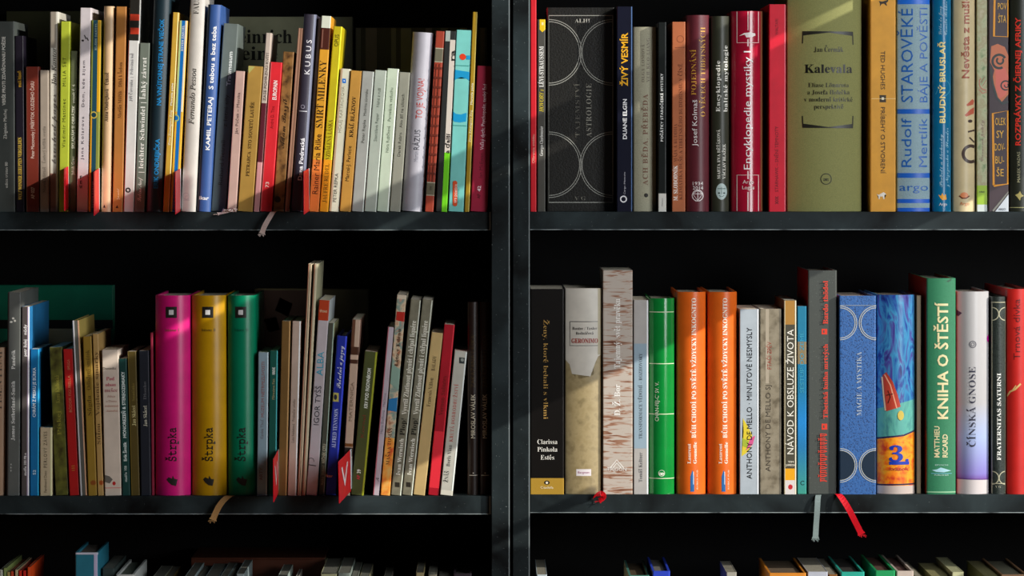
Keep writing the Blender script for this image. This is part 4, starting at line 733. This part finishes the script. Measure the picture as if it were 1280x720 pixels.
B('mr', 1097, 1144.6, 1097, 369.4, '35509A', 'broad book painted with a blue sea, a red sail and an orange foot', [('3.', 'R', '1638A8', 'h', 1124, 568, 25, 19), ('zväzok', 'b', 'B03A2A', 'h', 1124, 586.5, 26, 4.4)],
  [('poly', [(1097, 512), (1120, 506), (1145, 500), (1145, 545), (1097, 552)], ('strokes', '2E6A78', '5AA89A', '3E8A94')), ('poly', [(1097, 550), (1145, 541), (1145, 608), (1097, 608)], ('mottle', 'C8381A', 'F07A14', 'F0A020', 'E05A10')), ('line', [(1097, 549), (1112, 547), (1130, 545), (1145, 539.6)], 2.2, '2A2448'), ('line', [(1097, 607), (1145, 606)], 2, '2A2040'), ('band', 608, 618.2, 'C0B0A8'),
   ('poly', [(1103.6, 470), (1108, 466), (1116, 478), (1122, 494), (1126, 509), (1108, 515)], 'B8402E'), ('line', [(1106, 469), (1113, 482), (1118, 500), (1121, 511)], 1.6, 'E8A080'), ('line', [(1103, 472), (1105, 496), (1107, 514)], 1.8, 'E8C8A0'), ('line', [(1110, 489), (1113, 497), (1110, 505)], 1, '3A1A14'), ('line', [(1108, 495), (1116, 493)], 1, '3A1A14'), ('rect', 1111.6, 577.6, 1137, 581.6, '1638A8'), ('disc', 1126, 520, 4, 6, 'C8B048')], kind='strokes', cols=('10183E', '243F90', '3C8CB8', '46428E', '1A2660'), rnd=.005, hard=True, rough=.28, dep=.006)
B('mr', 1145.6, 1151.6, 1145.6, 371, '8A7A60', 'thin brown-beige book between the painted and the green ones', [], dep=.016, d=.15)
B('mr', 1158.6, 1195.4, 1158.6, 348, '2E7E58', 'tall green book with large cream capitals', [('KNIHA O ŠTĚSTÍ', 'b', 'E2D6A4', 'u', .54, 524, 378, 13), ('MATTHIEU', 'b', 'E0D4A6', 'u', .34, 572, 533, 6.4), ('RICARD', 'b', 'E0D4A6', 'u', .62, 572, 543, 6.4), ('PUBLISHER', 's', 'B8D8D0', 'h', 1177, 594, 18, 1.8), ('EPOCH', 's', 'B8D8D0', 'h', 1177, 581.5, 16, 1.6)],
  [('poly', [(1165, 588), (1171, 587), (1176, 584.6), (1184, 587), (1189, 588.6), (1180, 590.6), (1170, 590)], 'A8D4E0'), ('line', [(1164, 592), (1190, 592)], .7, '6AB0C8'), ('poly', [(1183, 352), (1189, 348.5), (1190, 350), (1186, 353)], '1E4A34'), ('band', 614.6, 616, '9ACAA0')], rnd=.002, kind='cloth', rough=.6, dep=.001, hard=True, side='A83418', d=.19)
B('mr', 1197, 1237.6, 1197, 365, 'D0CCCC', 'broad grey-white book shading to blue and violet near its foot', [('ČÍNSKÁ GNOSE', 'r', '3A3A4A', 'u', .46, 559, 459, 8)],
  [('band', 600, 618.2, 'CFC6C6'), ('line', [(1197, 599), (1237, 600)], 1.6, '6A4A8A'), ('ring', 1216, 431, 4, 1.2, '6A6A70'), ('ring', 1216, 431, 2, .8, '6A6A70'), ('poly', [(1197, 388), (1203, 392), (1199, 396), (1197, 395)], '4A3A58'), ('disc', 1237, 424, 2.4, 4.4, 'D020A0')], kind='grad', cols=[(0, '6A4A9A'), (.075, '7A58A8'), (.10, '8A80C8'), (.28, 'A8B8E0'), (.45, 'B6B4B6'), (1.0, 'BCBABA')], rnd=.006, hard=True, rough=.3, dep=.004)
gd = 'B8B498'
B('mr', 1239.6, 1258, 1239.6, 371.4, '161C1A', 'black book with pale ring ornaments and spaced white capitals', [('FRATERNITAS SATURNI', 'R', 'F0F0EA', 'u', .5, 576, 467, 4.8), ('V G', 'r', gd, 'h', 1247.6, 609, 7, 2.6)],
  [('line', [(1240.4, 378), (1240.4, 618)], .7, gd), ('line', [(1257, 378), (1257, 618)], .7, gd)] + [('arc', cx, cy, 8, 1.1, a0, a1, gd) for cx, a0, a1 in ((1240.4, -90, 90), (1257, 90, 270)) for cy in (393, 598)] + [('band', 378, 379, gd), ('band', 604.6, 605.4, gd)], hard=True, kind='leather', cols=('101614', '2E3632'), dep=.005, rnd=.002)
B('mr', 1259, 1288, 1259, 361.6, 'C8241E', 'bright red book with grey lettering at the right edge of the middle row', [('Trnová dívka', 's', '6A1A1A', 'u', .42, 450, 374, 8)], [('line', [(1259, 496), (1263, 490), (1269, 487), (1276, 480)], 2.2, 'D8B070'), ('line', [(1266, 488), (1270, 482)], 1.4, 'D8B070')], rnd=.003, hard=True, dep=.002, d=.2)

# ---- lowest row, only the heads show
def low_(bay, x0, x1, yt, col, label, **k):
    k.setdefault('page', '5E5E54' if bay == 'bl' else '8A8474')  # darker leaves paint in the dimness of the lowest row
    return B(bay, x0, x1, x0 + k.pop('lean', 0), yt, col, label, (), k.pop('S', ()), **k)
for i, (x0, col, yt, nm) in enumerate(((-3, 'C8C8BC', 713, 'white'), (1.6, '8A9A5A', 711, 'sage green'), (6, 'B8A060', 716, 'khaki'), (10.4, 'D04A2A', 715, 'orange-red'), (16, 'C8B890', 713, 'sand'), (20.6, 'E0301E', 714, 'vivid red'), (26, 'E02820', 714, 'deep red'), (31.4, 'E8501E', 710, 'bright orange'))):
    low_('bl', x0, x0 + 3.6, yt, col, 'thin %s booklet in the small fan at the lower left corner' % nm, lean=3, dep=.004)
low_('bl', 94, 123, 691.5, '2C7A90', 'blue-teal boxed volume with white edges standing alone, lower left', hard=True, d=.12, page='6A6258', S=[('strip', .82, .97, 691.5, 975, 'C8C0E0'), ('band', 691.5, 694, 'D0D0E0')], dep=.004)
low_('bl', 128, 143, 716, '3A4644', 'dark grey-green book between the teal box and the white hardback', dep=.03)
low_('bl', 145, 168, 719, 'C8CCC8', 'white hardback with an open head beside the teal box', hard=True, page='5A6458', d=.16)
low_('bl', 186, 201, 728, '8A9080', 'grey book, left of a dim pair in the lowest left row', d=.17)
low_('bl', 202, 211, 729, '6A5A34', 'brown book, right of a dim pair in the lowest left row', d=.17)
for i, (x0, x1, yt, col, nm) in enumerate(((231, 243, 722, '8FA0A0', 'pale blue-grey'), (244, 255, 726, '6A5442', 'brown'), (256, 273, 723, '7A8E92', 'slate blue'), (275, 285, 722, '8A9C9C', 'mist grey'), (286, 294, 722, '7E9090', 'dull teal grey'), (295.6, 305.6, 718, '8A9898', 'taller pale grey'), (346, 358, 724, '9AA8A0', 'mint grey'), (366, 370, 730, 'C8C0B8', 'thin chalk'))):
    low_('bl', x0, x1, yt, col, '%s book in front of the brown flat stack, lowest left row' % nm, d=.15)
for x0, x1, yt, col, nm in ((401, 421.4, 718, 'B8B890', 'cream-green'), (422.6, 438, 717, '7E8880', 'grey-green'), (439, 447, 723, '6A7064', 'moss grey'), (448.6, 461, 725, '8A8468', 'khaki grey'), (478, 488, 730, 'A8A090', 'low sand-coloured'), (524, 534, 717, 'A89A70', 'tan'), (535.4, 546, 719, '6E6A5E', 'taupe'), (548, 565, 724, '3E3426', 'dark brown'), (567, 590, 718, '3A3038', 'dark violet hardback'), (594, 611, 725, '2E2426', 'blackish plum')):
    low_('bl', x0, x1, yt, col, '%s book in the dim lowest left row' % nm, d=.17, hard='hard' in nm, lean=-4 if nm == 'tan' else 0)
low_('br', 671, 684, 719, 'B8C4C8', 'pale blue-white book alone by the post in the lowest right row', d=.16, lean=0)
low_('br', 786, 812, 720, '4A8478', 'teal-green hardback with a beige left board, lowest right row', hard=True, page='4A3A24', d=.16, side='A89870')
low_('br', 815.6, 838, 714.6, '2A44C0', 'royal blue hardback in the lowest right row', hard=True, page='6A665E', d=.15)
low_('br', 908, 921, 716, 'A8A498', 'light grey thin book alone in the lowest right row', d=.12)
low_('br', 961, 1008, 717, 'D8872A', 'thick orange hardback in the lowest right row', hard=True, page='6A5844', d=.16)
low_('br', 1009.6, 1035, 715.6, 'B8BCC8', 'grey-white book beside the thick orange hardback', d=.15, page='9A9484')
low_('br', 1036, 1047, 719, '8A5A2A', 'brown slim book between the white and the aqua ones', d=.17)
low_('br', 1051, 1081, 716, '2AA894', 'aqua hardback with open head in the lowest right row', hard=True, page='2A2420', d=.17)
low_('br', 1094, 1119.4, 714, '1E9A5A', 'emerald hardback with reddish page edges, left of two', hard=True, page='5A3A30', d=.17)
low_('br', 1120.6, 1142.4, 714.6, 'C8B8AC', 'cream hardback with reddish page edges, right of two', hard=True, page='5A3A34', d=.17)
low_('br', 1143.6, 1153, 721, '55563E', 'dark khaki slim book beside the cream hardback', d=.15)
low_('br', 1166, 1189, 722, '9A9660', 'olive-yellow book in the lowest right row', d=.15, page='8A8458')
low_('br', 1190.2, 1205, 716, 'C4C49A', 'pale yellow-green book beside the olive-yellow one', d=.16, page='A8A880')
low_('br', 1232, 1250, 722, '8A8454', 'khaki yellow book near the lower right corner', d=.17, page='8A8458')
low_('br', 1251.4, 1284, 719, 'A07A5A', 'tan hardback in the lower right corner', hard=True, d=.17, page='7A7864')

for _row in TABLE.values():                    # read every letter once, before the scene fills up
    for _b in _row:
        for _t in _b.T: text_geo(_t[0], _t[1])

for bay, row in TABLE.items():
    for b in row: prep(b)
    settle(row)
    z = {'ul': ZT['u'], 'ml': ZT['m'], 'bl': ZT['l'], 'ur': ZR['u'], 'mr': ZR['m'], 'br': ZR['l']}[bay]
    for b in row: make_book(b, z + 0.0001)

# ------------------------------------------------------------------ big books standing face-out against the back panels
def face_book(x0, x1, yt, zs, col, label, lines=(), stripes=(), y=.262, kind='paper', cols=None, shapes=()):
    X0, X1 = wx(x0, y), wx(x1, y); h = wz(yt, y) - zs
    root = empty('hardcover_book', (X0, y, zs + 0.0001)); tag(root, label, 'book', 'large books standing face-out at the back')
    w = X1 - X0; t = 0.0025; th = 0.026
    m = mat(kind, *(cols or (col,)))
    boxes('cover', [(0, w, 0, t, 0, h), (0, w, th - t, th, 0, h), (0, t, t, th - t, 0, h)], m, root, 0.0006)
    boxes('page_block', [(t + .0003, w - .003, t + .0001, th - t - .0001, .003, h - .003)], mat('pages', 'B8AE98'), root)
    fb = Book(); fb.w = w; fb.rc = 0.0004; fb.rnd = 0; s = PX * (1 + y / CAMD)
    items = []
    for a, c, cc in stripes: items.append(([((a - x0) * s, .0006), ((c - x0) * s, .0006), ((c - x0) * s, h - .0006), ((a - x0) * s, h - .0006)], [(0, 1, 2, 3)], mat('paper', cc), .0002))
    for P, cc in shapes: items.append(([((a - x0) * s, min(h - .001, (yt - c) * s + h)) for a, c in P], [tuple(range(len(P)))], mat('paper', cc), .0002))
    if items: conform(fb, 'printed_decoration', items, root)
    items = []
    for s_, st, cc, xa, yb, cap, wd in lines:
        V, F, L_ = text_geo(s_, st)
        items.append(([((xa - x0) * s + px_ * wd * s / L_, h - (yb - yt) * s + py_ * cap * s / capheight(st)) for px_, py_ in V], F, mat('ink', cc), .0004))
    if items: conform(fb, 'lettering', items, root)
    return root
face_book(8, 152, 14, ZT['u'], '4A4C32', 'dim olive book standing face-out behind the taupe and lime books')
face_book(262, 441, 21, ZT['u'], 'A4A484', 'grey-olive book standing face-out with big black serif words on its cover', [('Heinrich', 'R', '1E1D16', 281, 54, 16.5, 84), ('Heine', 'R', '1E1D16', 281, 75, 16.5, 66)])
face_book(444, 609, 34.5, ZT['u'], '6A6A5A', 'grey vertically striped book standing face-out behind the pale run of four', stripes=[(445, 451, 'B0B09C'), (457, 471, 'B8AC98'), (489, 495, 'B0B094'), (501, 514, 'B8B898'), (532, 540, 'B0A8B0'), (551, 560, 'A0A08C'), (575, 584, 'B0B098'), (600, 606, 'A09484')])
face_book(-60, 141, 357, ZT['m'], '0C7A5C', 'deep green book standing face-out behind the left end of the middle row', shapes=[([(-60, 400), (141, 400), (141, 411), (-60, 411)], '0E100E')])
face_book(40, 118, 412, ZT['m'], '7A7A66', 'grey-olive book standing face-out below the green one', y=.228)
face_book(318, 461, 361.5, ZT['m'], '6A5E40', 'brownish book with mottled left half standing face-out behind the middle left row', shapes=[([(318, 363), (392, 363), (392, 600), (318, 600)], '4A342A'), ([(350, 372), (366, 380), (360, 396), (344, 388)], '7A4436'), ([(330, 400), (345, 396), (350, 412), (336, 416)], '5A5A4A')])

# a pile of flat books behind the lowest left row
zs = ZT['l']; y0 = .17
def flat_book(z0, z1, x0, x1, col, label):
    root = empty('flat_book', (wx(x0, y0), y0, z0)); tag(root, label, 'book', 'books lying flat in the lowest left row')
    w = wx(x1, y0) - wx(x0, y0); t = .002; h = z1 - z0; m = mat('paper', col)
    boxes('cover', [(0, w, 0, .115, 0, t), (0, w, 0, .115, h - t, h), (0, w, 0, t, t, h - t)], m, root, .0005)
    boxes('page_block', [(.003, w - .003, t + .0003, .112, t + .0001, h - t - .0001)], mat('pages', 'B8A888'), root)
zt = wz(697, y0); n = 8; hh = (zt - zs) / n
for i in range(n):
    last = i == n - 1
    flat_book(zs + i * hh + .0001, zs + (i + 1) * hh, 236 - (4 if i == n - 2 else 0) + (i * 5) % 4, 407 - (i * 7) % 6, ('5A4426', '3A3A30', '6A4A34', '4A4A52', '5A3A2A', '6A6250', '5E5230', '5A2E1E')[i], 'brown-edged flat book on top of the pile behind the pale grey books' if last else 'flat book number %d from the bottom of the pile behind the pale grey books' % (i + 1))

# ------------------------------------------------------------------ red divider cards pushed between the books
def card(x0, x1, yt, yb, out, label, bay, grey=False, letter=None, tilt=5.0):
    """near lower corner at pixel x0, yb; far edge at x1 on the shelf front"""
    yn = -out; yf = .012
    p0 = Vector((wx(x0, yn), yn, 0)); p1 = Vector((wx(x1, yf), yf, 0))
    zb = wz(yb, yn); zt = wz(yt, yn); h = zt - zb
    L_ = (p1 - p0).length; ang = math.atan2(p1.y - p0.y, p1.x - p0.x)
    root = empty('divider_card', (p0.x, p0.y, zb)); root.rotation_euler = (0, -R(tilt), ang)
    root.rotation_mode = 'XYZ'
    tag(root, label, 'divider card', 'red divider cards between the books')
    red = mat('paper', 'F0102A', rough=.3); wh = mat('paper', 'E8EEF0', rough=.3)
    boxes('card', [(0, L_ * .86, -.0004, .0004, 0, h)], red, root, .0002)
    boxes('lit_book_edge', [(L_ * .86, L_, -.0004, .0004, .002, h)], wh, root, .0002)  # white end stands in for the sunlit book edge beside the card
    if letter:
        V, F, l_ = text_geo(letter, 's'); cp = capheight('s')
        vv = [(L_ * .16 + a / l_ * L_ * .5, -.0007, h * .28 + b_ / cp * h * .52) for a, b_ in V]
        mesh_obj('lettering', vv, F, [mat('ink', 'FBF4F4')], parent=root)
    return root
card(80.4, 86, 210, 263.6, .045, 'red card tucked beside the lime green book', 'ul', tilt=2)
card(117.6, 124.6, 214.5, 269.5, .06, 'red card tucked beside the olive, petrol and gold striped book', 'ul', tilt=3)
card(219.4, 226, 214.5, 268, .05, 'red card tucked beside the yellow book with the blue stripe', 'ul', tilt=3)
card(380, 387, 214, 268, .05, 'red card tucked beside the dark violet-grey book', 'ul', tilt=3)
card(342, 348.6, 573.5, 628, .065, 'red card tucked beside the short dark green book', 'ml', tilt=4, letter='V')
card(424, 440.6, 576.5, 629.5, .07, 'red card with a white V tucked beside the dark olive green book', 'ml', tilt=6, letter='V')
bpy.data.objects.remove(_fo); bpy.data.curves.remove(_fc)
